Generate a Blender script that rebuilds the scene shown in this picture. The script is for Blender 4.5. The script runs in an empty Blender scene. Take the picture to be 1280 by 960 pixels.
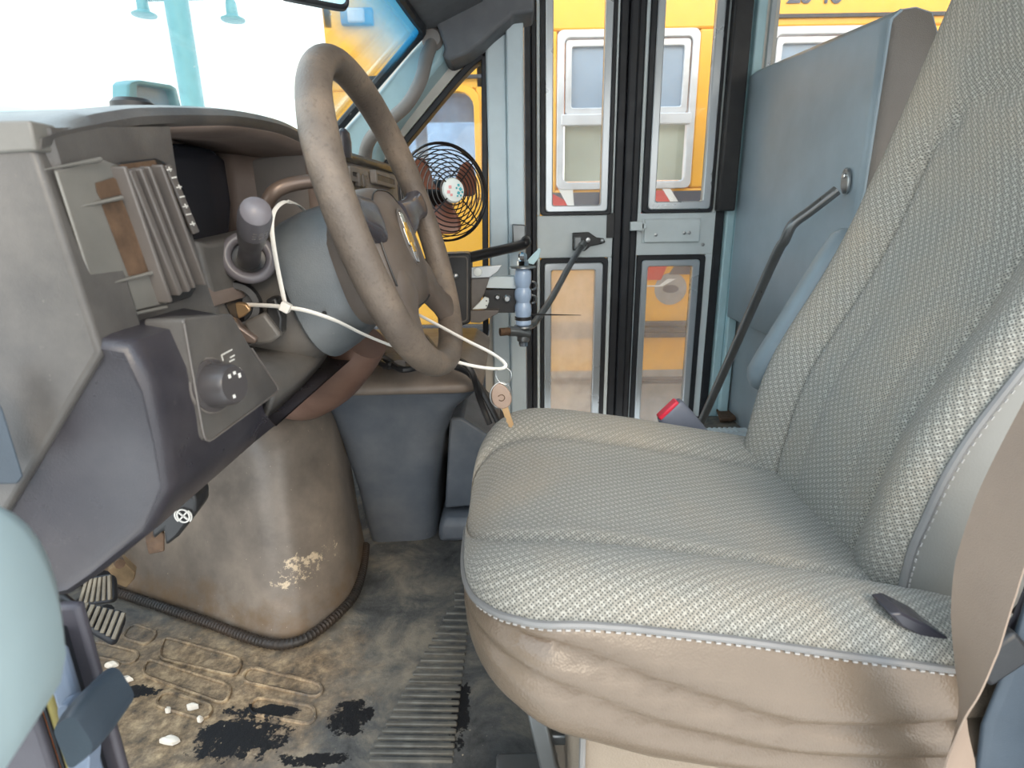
import bpy, bmesh, math, random
import numpy as np
from mathutils import Vector as V, Matrix
random.seed(7)
EYE = 1.55; FPX = 700.0; PIT = math.radians(16.5); ROLL = .0157
CP, SP = math.cos(PIT), math.sin(PIT)
C = bpy.context.scene.collection

# ------------------------------------------------------------------ survey: sight lines of the photographed points
def ray(u, v):
    a = (u-640)/FPX; b = (v-480)/FPX
    a, b = a*math.cos(ROLL)-b*math.sin(ROLL), a*math.sin(ROLL)+b*math.cos(ROLL)
    return V((a, CP-b*SP, -SP-b*CP))
CAM = V((0, 0, EYE)); FL = -.75
def aty(u, v, y): r = ray(u, v); return CAM + r*(y/r.y)
def atx(u, v, x): r = ray(u, v); return CAM + r*(x/r.x)
def atz(u, v, z): r = ray(u, v); return CAM + r*(z/r.z)          # z relative to the eye
def R(x, y, z): return V((x, y, z+EYE))                           # z relative to the eye

# ------------------------------------------------------------------ materials
def lin(c):
    return tuple(((x/255)/12.92 if x/255 <= .04045 else ((x/255+.055)/1.055)**2.4) for x in c) + (1,)
class NT:
    def __init__(s, name):
        s.m = bpy.data.materials.new(name); s.m.use_nodes = True
        s.t = s.m.node_tree; s.t.nodes.clear()
        s.out = s.n('ShaderNodeOutputMaterial')
    def n(s, k, **kw):
        o = s.t.nodes.new(k)
        for a, b in kw.items(): setattr(o, a, b)
        return o
    def l(s, a, b): s.t.links.new(a, b)
    def coord(s, which='Object', scale=(1, 1, 1), rot=(0, 0, 0)):
        tc = s.n('ShaderNodeTexCoord'); mp = s.n('ShaderNodeMapping')
        mp.inputs['Scale'].default_value = scale; mp.inputs['Rotation'].default_value = rot
        s.l(tc.outputs[which], mp.inputs[0]); return mp.outputs[0]
    def noise(s, vec, scale, detail=4, rough=.55, dist=0):
        o = s.n('ShaderNodeTexNoise'); o.inputs['Scale'].default_value = scale
        o.inputs['Detail'].default_value = detail; o.inputs['Roughness'].default_value = rough
        o.inputs['Distortion'].default_value = dist
        s.l(vec, o.inputs['Vector']); return o.outputs[0]
    def ramp(s, fac, stops, interp='LINEAR'):
        o = s.n('ShaderNodeValToRGB'); e = o.color_ramp.elements; o.color_ramp.interpolation = interp
        while len(e) > 1: e.remove(e[-1])
        for i, (p, c) in enumerate(stops):
            el = e[0] if i == 0 else e.new(p)
            el.position = p; el.color = c if len(c) == 4 else tuple(c)+(1,)
        s.l(fac, o.inputs[0]); return o.outputs[0]
    def mix(s, fac, a, b, mode='MIX'):
        o = s.n('ShaderNodeMix', data_type='RGBA', blend_type=mode)
        for sock, val in ((o.inputs[0], fac), (o.inputs[6], a), (o.inputs[7], b)):
            if isinstance(val, (int, float)): sock.default_value = val
            elif isinstance(val, tuple): sock.default_value = val
            else: s.l(val, sock)
        return o.outputs[2]
    def math(s, op, a, b=None, c=None):
        o = s.n('ShaderNodeMath', operation=op)
        for i, val in enumerate((a, b, c)):
            if val is None: continue
            if isinstance(val, (int, float)): o.inputs[i].default_value = val
            else: s.l(val, o.inputs[i])
        return o.outputs[0]
    def bump(s, h, strength=.3, dist=.002):
        o = s.n('ShaderNodeBump'); o.inputs['Strength'].default_value = strength
        o.inputs['Distance'].default_value = dist; s.l(h, o.inputs['Height']); return o.outputs[0]
    def bsdf(s, color, rough=.5, metal=0, spec=.5, normal=None, coat=0, sheen=0):
        o = s.n('ShaderNodeBsdfPrincipled')
        for k, val in (('Base Color', color), ('Roughness', rough), ('Metallic', metal), ('Specular IOR Level', spec), ('Coat Weight', coat), ('Sheen Weight', sheen)):
            if isinstance(val, (int, float, tuple)): o.inputs[k].default_value = val
            else: s.l(val, o.inputs[k])
        if normal is not None: s.l(normal, o.inputs['Normal'])
        s.l(o.outputs[0], s.out.inputs[0]); return o

def pm(name, col, rough=.5, metal=0, var=.12, scale=14, grain=0, gscale=700, dust=0, dustcol=(190, 180, 165), dscale=90, spec=.5, coat=0):
    t = NT(name); vec = t.coord()
    c = lin(col)
    k = lambda f: tuple(min(1, x*f) for x in c[:3])+(1,)
    col_ = t.ramp(t.noise(vec, scale, 5), [(.3, k(1-var)), (.7, k(1+var))])
    if dust:
        sp = t.ramp(t.noise(vec, dscale, 3, .7), [(.68, (0, 0, 0)), (.78, (1, 1, 1))])
        film = t.ramp(t.noise(vec, 7, 6, .65), [(.4, (0, 0, 0)), (.75, (1, 1, 1))])
        f = t.math('MULTIPLY', t.math('ADD', t.math('MULTIPLY', sp, .6), t.math('MULTIPLY', film, .45)), dust)
        col_ = t.mix(f, col_, lin(dustcol))
    nrm = t.bump(t.noise(vec, gscale, 2), grain, .001) if grain else None
    rg = t.ramp(t.noise(vec, scale*1.7, 4), [(.3, (rough*.85,)*3), (.7, (min(1, rough*1.15),)*3)])
    t.bsdf(col_, rg, metal, spec, nrm, coat)
    return t.m

def fabric_mat():
    t = NT('woven_grey_fabric'); uv = t.coord('UV')
    def vor(scale, rot, rnd):
        mp = t.n('ShaderNodeMapping'); mp.inputs['Rotation'].default_value = (0, 0, math.radians(rot)); t.l(uv, mp.inputs[0])
        o = t.n('ShaderNodeTexVoronoi', voronoi_dimensions='2D'); o.inputs['Scale'].default_value = scale
        o.inputs['Randomness'].default_value = rnd; t.l(mp.outputs[0], o.inputs['Vector']); return o.outputs['Distance']
    holes = t.ramp(vor(330, 45, .3), [(.10, (0, 0, 0)), (.40, (1, 1, 1))])
    def wave(rot, scale):
        mp = t.n('ShaderNodeMapping'); mp.inputs['Rotation'].default_value = (0, 0, math.radians(rot)); t.l(uv, mp.inputs[0])
        o = t.n('ShaderNodeTexWave'); o.inputs['Scale'].default_value = scale; o.inputs['Distortion'].default_value = .6
        t.l(mp.outputs[0], o.inputs['Vector']); return o.outputs['Fac']
    chev = t.math('MULTIPLY', wave(30, 34), wave(-62, 44))
    base = t.mix(t.ramp(chev, [(.1, (0, 0, 0)), (.6, (1, 1, 1))]), lin((152, 149, 140)), lin((182, 178, 168)))
    soil = t.noise(t.coord(), 5, 5, .6)
    base = t.mix(t.ramp(soil, [(.45, (0, 0, 0)), (.75, (.55, .55, .55))]), base, lin((186, 168, 144)))
    col = t.mix(holes, lin((90, 90, 87)), base)
    t.bsdf(col, .95, 0, .15, t.bump(holes, .55, .0012), sheen=.15)
    return t.m

def vinyl_mat(name, col, rough=.42, wr=.25):
    t = NT(name); vec = t.coord(); c = lin(col)
    k = lambda f: tuple(min(1, x*f) for x in c[:3])+(1,)
    o = t.n('ShaderNodeTexVoronoi'); o.inputs['Scale'].default_value = 420; t.l(vec, o.inputs['Vector'])
    h = t.math('ADD', t.math('MULTIPLY', o.outputs['Distance'], .5), t.math('MULTIPLY', t.noise(vec, 26, 5), 1.2))
    t.bsdf(t.ramp(t.noise(vec, 6, 5), [(.3, k(.9)), (.7, k(1.1))]), rough, 0, .5, t.bump(h, wr, .0022))
    return t.m

def wheel_mat():
    t = NT('worn_rim_grip'); vec = t.coord()
    wear = t.ramp(t.noise(vec, 13, 6, .6), [(.36, lin((88, 78, 70))), (.55, lin((106, 94, 83))), (.72, lin((128, 112, 97)))])
    pits = t.ramp(t.noise(vec, 190, 4, .7), [(.36, (1, 1, 1)), (.44, (0, 0, 0))])
    col = t.mix(t.math('MULTIPLY', pits, .35), wear, lin((62, 53, 46)))
    t.bsdf(col, .5, 0, .5, t.bump(t.noise(vec, 320, 4), .45, .0016))
    return t.m

def floor_mat():
    t = NT('dirty_rubber_floor'); vec = t.coord()
    base = t.ramp(t.noise(vec, 9, 8, .68, .4), [(.32, lin((46, 47, 48))), (.48, lin((88, 88, 86))), (.66, lin((138, 130, 116)))])
    # tan mud dried near the pedals and around the engine cover
    tc = t.n('ShaderNodeTexCoord'); sx = t.n('ShaderNodeSeparateXYZ'); t.l(tc.outputs['Object'], sx.inputs[0])
    def blob(cx, cy, rx, ry):
        dx = t.math('DIVIDE', t.math('SUBTRACT', sx.outputs[0], cx), rx); dy = t.math('DIVIDE', t.math('SUBTRACT', sx.outputs[1], cy), ry)
        return t.math('ADD', t.math('MULTIPLY', dx, dx), t.math('MULTIPLY', dy, dy))
    mud = t.ramp(t.math('ADD', t.math('MULTIPLY', blob(-.55, .76, .30, .22), .5), t.math('MULTIPLY', t.noise(vec, 14, 7, .7), .9)), [(.5, (1, 1, 1)), (1.0, (0, 0, 0))])
    mudc = t.ramp(t.noise(vec, 40, 7, .7), [(.34, lin((84, 70, 54))), (.5, lin((156, 130, 98))), (.68, lin((218, 188, 146)))])
    base = t.mix(t.math('MULTIPLY', mud, .85), base, mudc)
    for (u, v, rx, ry) in ((300, 922, .10, .05), (438, 897, .045, .045), (330, 890, .09, .018), (390, 950, .07, .016), (575, 890, .02, .09), (165, 865, .06, .02)):
        p = atz(u, v, FL)
        wet = t.ramp(t.math('ADD', t.math('MULTIPLY', blob(p.x, p.y, rx, ry), .5), t.math('MULTIPLY', t.noise(vec, 46, 7, .75), 1.5)), [(.96, (1, 1, 1)), (1.0, (0, 0, 0))])
        base = t.mix(wet, base, lin((18, 18, 20)))
    crumbs = t.ramp(t.noise(vec, 120, 3, .6), [(.70, (0, 0, 0)), (.73, (1, 1, 1))])
    base = t.mix(t.math('MULTIPLY', crumbs, .7), base, lin((190, 176, 150)))
    t.bsdf(base, .6, 0, .4, t.bump(t.noise(vec, 70, 8, .7), .5, .004))
    return t.m

def engine_cover_mat():
    t = NT('scuffed_engine_cover_plastic'); vec = t.coord()
    base = t.ramp(t.noise(vec, 7, 7, .65), [(.3, lin((98, 90, 82))), (.55, lin((128, 117, 106))), (.75, lin((152, 138, 123)))])
    tc = t.n('ShaderNodeTexCoord'); sx = t.n('ShaderNodeSeparateXYZ'); t.l(tc.outputs['Object'], sx.inputs[0])
    low = t.ramp(sx.outputs[2], [(.0, (1, 1, 1)), (.84, (.9,)*3), (1.02, (0, 0, 0))])
    base = t.mix(t.math('MULTIPLY', t.ramp(t.math('MULTIPLY', low, t.noise(vec, 12, 7, .7)), [(.34, (0, 0, 0)), (.55, (1, 1, 1))]), .7), base, lin((112, 88, 60)))
    p = aty(340, 762, .80); dx = t.math('DIVIDE', t.math('SUBTRACT', sx.outputs[0], p.x), .085); dz = t.math('DIVIDE', t.math('SUBTRACT', sx.outputs[2], p.z), .055)
    d = t.math('ADD', t.math('MULTIPLY', dx, dx), t.math('MULTIPLY', dz, dz))
    chip = t.ramp(t.math('ADD', t.math('MULTIPLY', d, .3), t.noise(vec, 45, 6, .75)), [(.46, (1, 1, 1)), (.52, (0, 0, 0))])
    base = t.mix(chip, base, lin((205, 186, 158)))
    spk = t.ramp(t.noise(vec, 110, 3, .7), [(.69, (0, 0, 0)), (.74, (1, 1, 1))])
    base = t.mix(t.math('MULTIPLY', spk, .55), base, lin((206, 190, 165)))
    t.bsdf(base, .42, 0, .5, t.bump(t.noise(vec, 260, 4), .2, .001))
    return t.m

def glass_mat(name, tint=(1, 1, 1), refl=.08, haze=0, hazecol=(220, 215, 205), band=None, specks=0):
    t = NT(name); vec = t.coord()
    tr = t.n('ShaderNodeBsdfTransparent'); tr.inputs[0].default_value = tuple(tint)+(1,)
    if band:
        tc = t.n('ShaderNodeTexCoord'); sx = t.n('ShaderNodeSeparateXYZ'); t.l(tc.outputs['Object'], sx.inputs[0])
        mr = t.n('ShaderNodeMapRange'); mr.inputs[1].default_value = band[0]; mr.inputs[2].default_value = band[1]; t.l(sx.outputs[2], mr.inputs[0])
        t.l(t.ramp(mr.outputs[0], [(0, tuple(tint)), (.5, band[2]), (1, band[3])]), tr.inputs[0])
    gl = t.n('ShaderNodeBsdfGlossy'); gl.inputs['Roughness'].default_value = .03
    fr = t.n('ShaderNodeFresnel'); fr.inputs[0].default_value = 1.35
    ms = t.n('ShaderNodeMixShader'); t.l(t.math('MULTIPLY', fr.outputs[0], refl*8), ms.inputs[0]); t.l(tr.outputs[0], ms.inputs[1]); t.l(gl.outputs[0], ms.inputs[2])
    last = ms.outputs[0]
    if haze or specks:
        df0 = t.n('ShaderNodeBsdfDiffuse'); df0.inputs[0].default_value = lin(hazecol)
        df1 = t.n('ShaderNodeBsdfTranslucent'); df1.inputs[0].default_value = lin(hazecol)
        df = t.n('ShaderNodeMixShader'); df.inputs[0].default_value = .75; t.l(df0.outputs[0], df.inputs[1]); t.l(df1.outputs[0], df.inputs[2])
        m2 = t.n('ShaderNodeMixShader')
        f = t.ramp(t.noise(vec, 5, 6, .6), [(.3, (haze*.6,)*3), (.7, (haze*1.3,)*3)])
        if specks:
            f = t.math('MAXIMUM', f, t.math('MULTIPLY', t.ramp(t.noise(vec, 75, 2, .5), [(.755, (0, 0, 0)), (.78, (1, 1, 1))]), specks))
        t.l(f, m2.inputs[0]); t.l(last, m2.inputs[1]); t.l(df.outputs[0], m2.inputs[2]); last = m2.outputs[0]
    if band:
        fb = t.n('ShaderNodeBsdfTranslucent'); fb.inputs[0].default_value = (.04, .42, .72, 1)  # blue haze over the real tint, imitating a glow of reflected sky
        m3 = t.n('ShaderNodeMixShader'); t.l(t.math('MULTIPLY', mr.outputs[0], .5), m3.inputs[0]); t.l(last, m3.inputs[1]); t.l(fb.outputs[0], m3.inputs[2]); last = m3.outputs[0]
    t.l(last, t.out.inputs[0]); return t.m

M = {}
M['dash'] = pm('grained_dash_plastic', (80, 77, 75), .34, grain=.25, dust=.35, gscale=900)
M['dash_dark'] = pm('dark_dash_plastic', (53, 50, 56), .3, grain=.2, dust=.12, gscale=900)
M['dash_pale'] = pm('pale_vent_plastic', (114, 111, 105), .4, grain=.15, dust=.2)
M['hood_plastic'] = pm('warm_lit_hood_plastic', (136, 118, 108), .5, grain=.2, dust=.3)  # lighter and browner than the dash: warm light put into the colour
M['lens'] = pm('smoked_gauge_lens', (46, 50, 60), .16, var=.05)
M['black'] = pm('black_plastic', (34, 34, 36), .4, grain=.1, dust=.08)
M['rubber'] = pm('black_rubber', (30, 31, 35), .5, grain=.12, dust=.14, dustcol=(120, 125, 135))
M['slat'] = pm('vent_slat_plastic', (98, 92, 88), .38, dust=.2)
M['rust'] = pm('rusty_dirt', (92, 70, 52), .85, var=.4, scale=60, grain=.3, gscale=300)
M['wheel'] = wheel_mat()
M['hub'] = pm('hub_plastic', (90, 80, 73), .45, grain=.25, dust=.15)
M['gloss_dark'] = pm('glossy_dark_plastic', (62, 60, 66), .22)
M['gold'] = pm('gold_enamel', (206, 160, 60), .3, metal=.6)
M['chrome'] = pm('chrome', (222, 224, 226), .12, metal=1, var=.04)
M['steel'] = pm('brushed_steel', (170, 172, 172), .32, metal=.9, var=.1)
M['dark_steel'] = pm('dark_steel', (118, 121, 122), .32, metal=.7)
M['column'] = pm('blue_grey_column_plastic', (92, 98, 102), .4, grain=.35, dust=.25, gscale=600)
M['column_cap'] = pm('column_bezel_plastic', (96, 92, 88), .42, grain=.2, dust=.2)
M['knob'] = pm('lever_plastic', (70, 66, 66), .3)
M['knob_cap'] = pm('lever_cap_plastic', (108, 103, 106), .35)
M['shift'] = pm('shift_lever_metal', (122, 106, 96), .35, metal=.3)
M['white_print'] = pm('white_print', (226, 222, 214), .6, var=.03)
M['nylon'] = pm('white_nylon', (232, 226, 216), .4, var=.04)
M['key_bow'] = pm('dusty_key_bow', (150, 126, 110), .55, dust=.4)
M['brass'] = pm('worn_brass', (196, 160, 118), .35, metal=.7)
M['fabric'] = fabric_mat()
M['vinyl'] = vinyl_mat('taupe_seat_vinyl', (118, 103, 88), .28)
M['vinyl_side'] = vinyl_mat('grey_seat_side_vinyl', (146, 144, 138), .42, .12)
M['vinyl_base'] = vinyl_mat('beige_base_vinyl', (148, 134, 118), .4)
M['piping'] = pm('seat_piping', (132, 130, 128), .5)
M['barrier'] = vinyl_mat('blue_grey_barrier_vinyl', (158, 174, 184), .38, .2)
M['barrier_side'] = vinyl_mat('brown_grey_barrier_vinyl', (122, 116, 110), .45, .5)
M['armrest'] = vinyl_mat('blue_grey_armrest_vinyl', (136, 148, 154), .34, .15)
M['floor'] = floor_mat()
M['rib'] = pm('floor_rib_rubber', (88, 88, 84), .6, var=.35, scale=40, grain=.3, gscale=200, dust=.4, dustcol=(150, 132, 105))
M['mudrib'] = pm('muddy_floor_rubber', (136, 112, 82), .7, var=.35, scale=30, grain=.4, gscale=200)
M['cover'] = engine_cover_mat()
M['console'] = pm('blue_grey_console_plastic', (80, 87, 96), .42, grain=.3, dust=.2, gscale=600)
M['console_lip'] = pm('console_lip_plastic', (112, 100, 90), .4, grain=.3, dust=.3)
M['seal'] = pm('ribbed_black_seal', (40, 37, 34), .55, grain=.1, dust=.25, dustcol=(160, 110, 60))
M['paint'] = pm('pale_blue_grey_paint', (206, 218, 222), .4, var=.05)
M['paint_teal'] = pm('pale_teal_paint', (178, 208, 214), .35, var=.06)
M['paint_white'] = pm('off_white_paint', (222, 230, 230), .4, var=.05, dust=.1)
M['pillar_dark'] = pm('dark_blue_grey_pillar_trim', (60, 70, 80), .42, grain=.15)
M['stitch'] = pm('pale_thread', (176, 172, 168), .7)
M['trim_grey'] = pm('blue_grey_pillar_trim', (140, 154, 164), .45, grain=.15)
M['header'] = pm('grey_headliner_trim', (106, 106, 108), .7, grain=.2)
M['handle_brown'] = pm('grab_handle_plastic', (132, 124, 118), .5, grain=.2)
M['cream'] = pm('cream_door_frame', (212, 206, 196), .5, var=.05)
M['alu'] = pm('satin_aluminium', (196, 202, 206), .3, metal=.6, var=.02, scale=3)
M['bus'] = pm('school_bus_yellow', (246, 176, 48), .35, var=.05, coat=.2)
M['bus_dark'] = pm('bus_black_rail', (48, 50, 58), .45)
M['bus_pane'] = pm('bus_window_glass', (150, 166, 182), .12, var=.1, scale=3)
M['bus_pane_low'] = pm('reflection_tinted_bus_glass', (172, 176, 158), .15, var=.22, scale=4)  # yellowish grey reflection put into the lower pane's colour
M['bus_frame'] = pm('bus_window_aluminium', (206, 208, 210), .35, metal=.3)
M['bus_inside'] = pm('bus_interior_shadow', (70, 78, 92), .6)
M['red'] = pm('red_decal', (206, 52, 50), .4)
M['white'] = pm('white_decal', (232, 230, 224), .45, var=.03)
M['decal_grey'] = pm('grey_decal', (70, 76, 90), .45)
M['skirt'] = pm('dusty_grey_skirt', (150, 148, 146), .6, var=.25, dust=.5)
M['amber'] = pm('clear_marker_lens', (226, 206, 200), .2)
M['pole'] = pm('teal_pole_metal', (112, 168, 176), .4, var=.1)
M['fanblade'] = pm('brown_fan_blade', (132, 84, 66), .35)
M['fanwire'] = pm('black_fan_wire', (26, 22, 22), .35)
M['fanhub'] = pm('white_fan_badge', (222, 228, 226), .35, var=.02)
M['fanlogo'] = pm('teal_badge_print', (60, 160, 170), .5)
M['fanlogo2'] = pm('pink_badge_print', (222, 150, 150), .5)
M['grip'] = pm('blue_white_air_cylinder', (168, 190, 218), .28, var=.05, coat=.3)
M['buckle'] = pm('grey_buckle_plastic', (112, 116, 128), .4)
M['button'] = pm('red_button', (228, 52, 74), .35, var=.03)
M['belt'] = pm('taupe_belt_webbing', (158, 137, 120), .7, var=.1, scale=9, grain=.5, gscale=1100, dust=.35, dustcol=(74, 64, 66), dscale=42)
M['ground'] = pm('pale_bounce_ground', (222, 220, 216), .9, var=.15, scale=2)  # near white so the unseen ground bounces light upward
M['door_trim'] = pm('pale_teal_door_trim', (168, 186, 188), .5, var=.04)
M['orange'] = pm('orange_edge', (206, 112, 44), .5)
M['mustard'] = pm('mustard_sealant', (150, 136, 76), .6, var=.2, scale=50)
M['jamb'] = pm('blue_grey_jamb_paint', (120, 132, 150), .35)
M['pedal_rib'] = pm('muddy_pedal_rubber', (124, 114, 98), .7, var=.35, scale=40, grain=.4, gscale=200)
M['jacket'] = pm('red_brown_column_boot', (104, 78, 66), .5, dust=.1)
M['jamb_dark'] = pm('dark_jamb_trim', (82, 78, 84), .45, grain=.15)
M['paper'] = pm('white_flake', (236, 224, 206), .7, var=.06, scale=90)
M['g_wind'] = glass_mat('windshield_glass', (.93, .98, .98), .06, .0, specks=.35, band=(EYE+.385, EYE+.50, (.85, .97, 1, 1), (.35, .75, .95, 1)))
M['g_door'] = glass_mat('dusty_door_glass', (.97, .98, .98), .10, .06)
M['g_low'] = glass_mat('dirty_lower_door_glass', (.97, .97, .97), .08, .46, (246, 240, 232))
M['g_cab'] = glass_mat('bus_cab_glass', (.5, .62, .76), .10, .45, (196, 212, 232))
M['g_low2'] = glass_mat('less_dirty_lower_door_glass', (.97, .97, .97), .08, .2, (240, 236, 230))
M['g_side'] = glass_mat('side_window_glass', (.93, .97, .98), .10, .05)
M['mirror'] = pm('mirror_glass', (200, 214, 210), .08, metal=1)

# ------------------------------------------------------------------ geometry
def smoothpath(pts, res):
    if res <= 1 or len(pts) < 3: return [V(p) for p in pts]
    P = [V(p) for p in pts]; out = []
    for i in range(len(P)-1):
        p0 = P[i-1] if i else P[0]*2-P[1]; p1, p2 = P[i], P[i+1]; p3 = P[i+2] if i+2 < len(P) else P[-1]*2-P[-2]
        for k in range(res):
            t = k/res
            out.append(.5*((2*p1)+(p2-p0)*t+(2*p0-5*p1+4*p2-p3)*t*t+(3*p1-p0-3*p2+p3)*t**3))
    out.append(P[-1]); return out
class G:
    def __init__(s): s.v = []; s.f = []; s.uv = None
    def add(s, vs, fs):
        o = len(s.v); s.v += [V(p) for p in vs]; s.f += [tuple(i+o for i in f) for f in fs]; return s
    def box(s, c, h, rot=None):
        c = V(c); m = rot.to_3x3() if rot else Matrix.Identity(3)
        vs = [c+m@V((x*h[0], y*h[1], z*h[2])) for x in (-1, 1) for y in (-1, 1) for z in (-1, 1)]
        return s.add(vs, [(0, 1, 3, 2), (4, 6, 7, 5), (0, 4, 5, 1), (2, 3, 7, 6), (0, 2, 6, 4), (1, 5, 7, 3)])
    def bar(s, a, b, w, d, up=(0, 0, 1)):                       # rectangular bar from a to b
        a, b = V(a), V(b); t = (b-a).normalized(); n = t.cross(V(up)).normalized(); m = n.cross(t)
        vs = [p+n*(i*w)+m*(j*d) for p in (a, b) for i, j in ((-1, -1), (1, -1), (1, 1), (-1, 1))]
        return s.add(vs, [(3, 2, 1, 0), (4, 5, 6, 7), (0, 1, 5, 4), (1, 2, 6, 5), (2, 3, 7, 6), (3, 0, 4, 7)])
    def tube(s, pts, r, n=12, closed=False, res=1, flat=1.0, up=None):
        P = smoothpath(pts, res); N = len(P); rings = []
        rr = r if isinstance(r, (list, tuple)) else None
        nrm = None
        for i in range(N):
            t = ((P[(i+1) % N]-P[i-1]) if closed else (P[min(i+1, N-1)]-P[max(i-1, 0)])).normalized()
            if up is not None: nrm = V(up)-t*t.dot(V(up)); nrm.normalize()
            elif nrm is None:
                nrm = t.orthogonal().normalized()
            else: nrm = (nrm-t*t.dot(nrm)).normalized()
            b = t.cross(nrm)
            if rr: x = i/(N-1)*(len(rr)-1); k = min(int(x), len(rr)-2); ri = rr[k]+(rr[k+1]-rr[k])*(x-k)
            else: ri = r
            rings.append([P[i]+nrm*(ri*flat*math.cos(2*math.pi*k/n))+b*(ri*math.sin(2*math.pi*k/n)) for k in range(n)])
        return s.loft(rings, wrap=closed, caps=not closed)
    def loft(s, rings, closed=True, wrap=False, caps=True):
        n = len(rings[0]); N = len(rings); vs = [p for r in rings for p in r]; fs = []
        for i in range(N if wrap else N-1):
            j = (i+1) % N
            for k in range(n if closed else n-1):
                l = (k+1) % n; fs.append((i*n+k, i*n+l, j*n+l, j*n+k))
        if caps and not wrap and closed: fs += [tuple(range(n-1, -1, -1)), tuple((N-1)*n+k for k in range(n))]
        return s.add(vs, fs)
    def lathe(s, c, ax, prof, n=24):
        c, ax = V(c), V(ax).normalized(); u = ax.orthogonal().normalized(); w = ax.cross(u)
        return s.loft([[c+ax*h+(u*math.cos(2*math.pi*k/n)+w*math.sin(2*math.pi*k/n))*max(r, 1e-5) for k in range(n)] for r, h in prof])
    def prism(s, poly, vec):
        p = [V(q) for q in poly]; n = len(p); vec = V(vec)
        return s.add(p+[q+vec for q in p], [tuple(range(n)), tuple(range(2*n-1, n-1, -1))]+[(i, i+n, (i+1) % n+n, (i+1) % n) for i in range(n)])
    def ringprism(s, outer, inner, vec):                        # frame between two loops of equal length
        assert len(outer) == len(inner); n = len(outer); vec = V(vec); o = [V(q) for q in outer]; i_ = [V(q) for q in inner]
        vs = o+i_+[q+vec for q in o]+[q+vec for q in i_]; fs = []
        for k in range(n):
            l = (k+1) % n
            fs += [(k, l, n+l, n+k), (2*n+k, 3*n+k, 3*n+l, 2*n+l), (k, 2*n+k, 2*n+l, l), (n+k, n+l, 3*n+l, 3*n+k)]
        return s.add(vs, fs)
    def ball(s, c, r, n=16, m=10, rot=None):
        c = V(c); r = V(r) if not isinstance(r, (int, float)) else V((r, r, r)); M3 = rot.to_3x3() if rot else Matrix.Identity(3)
        return s.loft([[c+M3@V((r.x*math.sin(max(1e-4, min(math.pi-1e-4, math.pi*j/m)))*math.cos(2*math.pi*k/n), r.y*math.sin(max(1e-4, min(math.pi-1e-4, math.pi*j/m)))*math.sin(2*math.pi*k/n), r.z*math.cos(math.pi*j/m))) for k in range(n)] for j in range(m+1)])
    def build(s, name, mat, parent=None, bevel=0, seg=2, sub=0, angle=38, smooth=True, solid=0, uv=None, label=None, weld=False):
        me = bpy.data.meshes.new(name); me.from_pydata([tuple(p) for p in s.v], [], s.f)
        bm = bmesh.new(); bm.from_mesh(me)
        uvl = None
        if uv is not None:
            uvl = bm.loops.layers.uv.new('UVMap'); bm.verts.ensure_lookup_table()
            for f in bm.faces:
                for lp in f.loops: lp[uvl].uv = uv[lp.vert.index]
        if weld: bmesh.ops.remove_doubles(bm, verts=bm.verts, dist=1e-5)
        bmesh.ops.recalc_face_normals(bm, faces=bm.faces); bm.to_mesh(me); bm.free()
        if smooth:
            me.polygons.foreach_set('use_smooth', [True]*len(me.polygons)); me.set_sharp_from_angle(angle=math.radians(angle))
        me.materials.append(mat if not isinstance(mat, str) else M[mat])
        o = bpy.data.objects.new(name, me); C.objects.link(o)
        if parent is not None: attach(o, parent)
        if solid: md = o.modifiers.new('thick', 'SOLIDIFY'); md.thickness = solid; md.offset = 0
        if bevel: md = o.modifiers.new('soft', 'BEVEL'); md.width = bevel; md.segments = seg; md.limit_method = 'ANGLE'; md.angle_limit = math.radians(30)
        if sub: md = o.modifiers.new('sub', 'SUBSURF'); md.levels = md.render_levels = sub
        if label: o['label'] = label
        return o
ROOTLOC = {}
def attach(o, parent):
    o.parent = parent
    p = parent; off = V((0, 0, 0))
    while p is not None:
        if p.name in ROOTLOC: off = ROOTLOC[p.name]
        p = p.parent
    if parent.name in ROOTLOC: o.matrix_parent_inverse = Matrix.Translation(-ROOTLOC[parent.name])
def thing(name, label, cat, loc, group=None):
    o = bpy.data.objects.new(name, None); C.objects.link(o); o.location = loc; o.empty_display_size = .05
    ROOTLOC[o.name] = V(loc); o['label'] = label; o['category'] = cat
    if group: o['group'] = group
    return o
def tag(o, label, cat, group=None, kind=None):
    o['label'] = label; o['category'] = cat
    if group: o['group'] = group
    if kind: o['kind'] = kind
    return o
def struct(o, label=None, cat=None):
    o['kind'] = 'structure'
    if label: o['label'] = label
    if cat: o['category'] = cat
    return o
def rrect(o, ex, ey, w, h, r, n=4):                              # rounded rectangle, o = lower left corner
    o, ex, ey = V(o), V(ex).normalized(), V(ey).normalized(); out = []
    for cx, cy, a0 in ((w-r, r, -90), (w-r, h-r, 0), (r, h-r, 90), (r, r, 180)):
        for k in range(n+1):
            a = math.radians(a0+90*k/n); out.append(o+ex*(cx+r*math.cos(a))+ey*(cy+r*math.sin(a)))
    return out
def shell_part(rings, k0, k1):                                   # open strip of lofted rings between ring indices, with metric uv
    g = G(); n = k1-k0+1
    g.loft([[r[k % len(r)] for k in range(k0, k1+1)] for r in rings], closed=False, caps=False)
    mid = len(rings)//2; ul = [0]
    for k in range(k0+1, k1+1): ul.append(ul[-1]+(rings[mid][k % len(rings[mid])]-rings[mid][(k-1) % len(rings[mid])]).length)
    kc = (k0+k1)//2; vl = [0]
    for i in range(1, len(rings)): vl.append(vl[-1]+(rings[i][kc]-rings[i-1][kc]).length)
    uv = [(ul[k], vl[i]) for i in range(len(rings)) for k in range(n)]
    return g, uv
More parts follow.
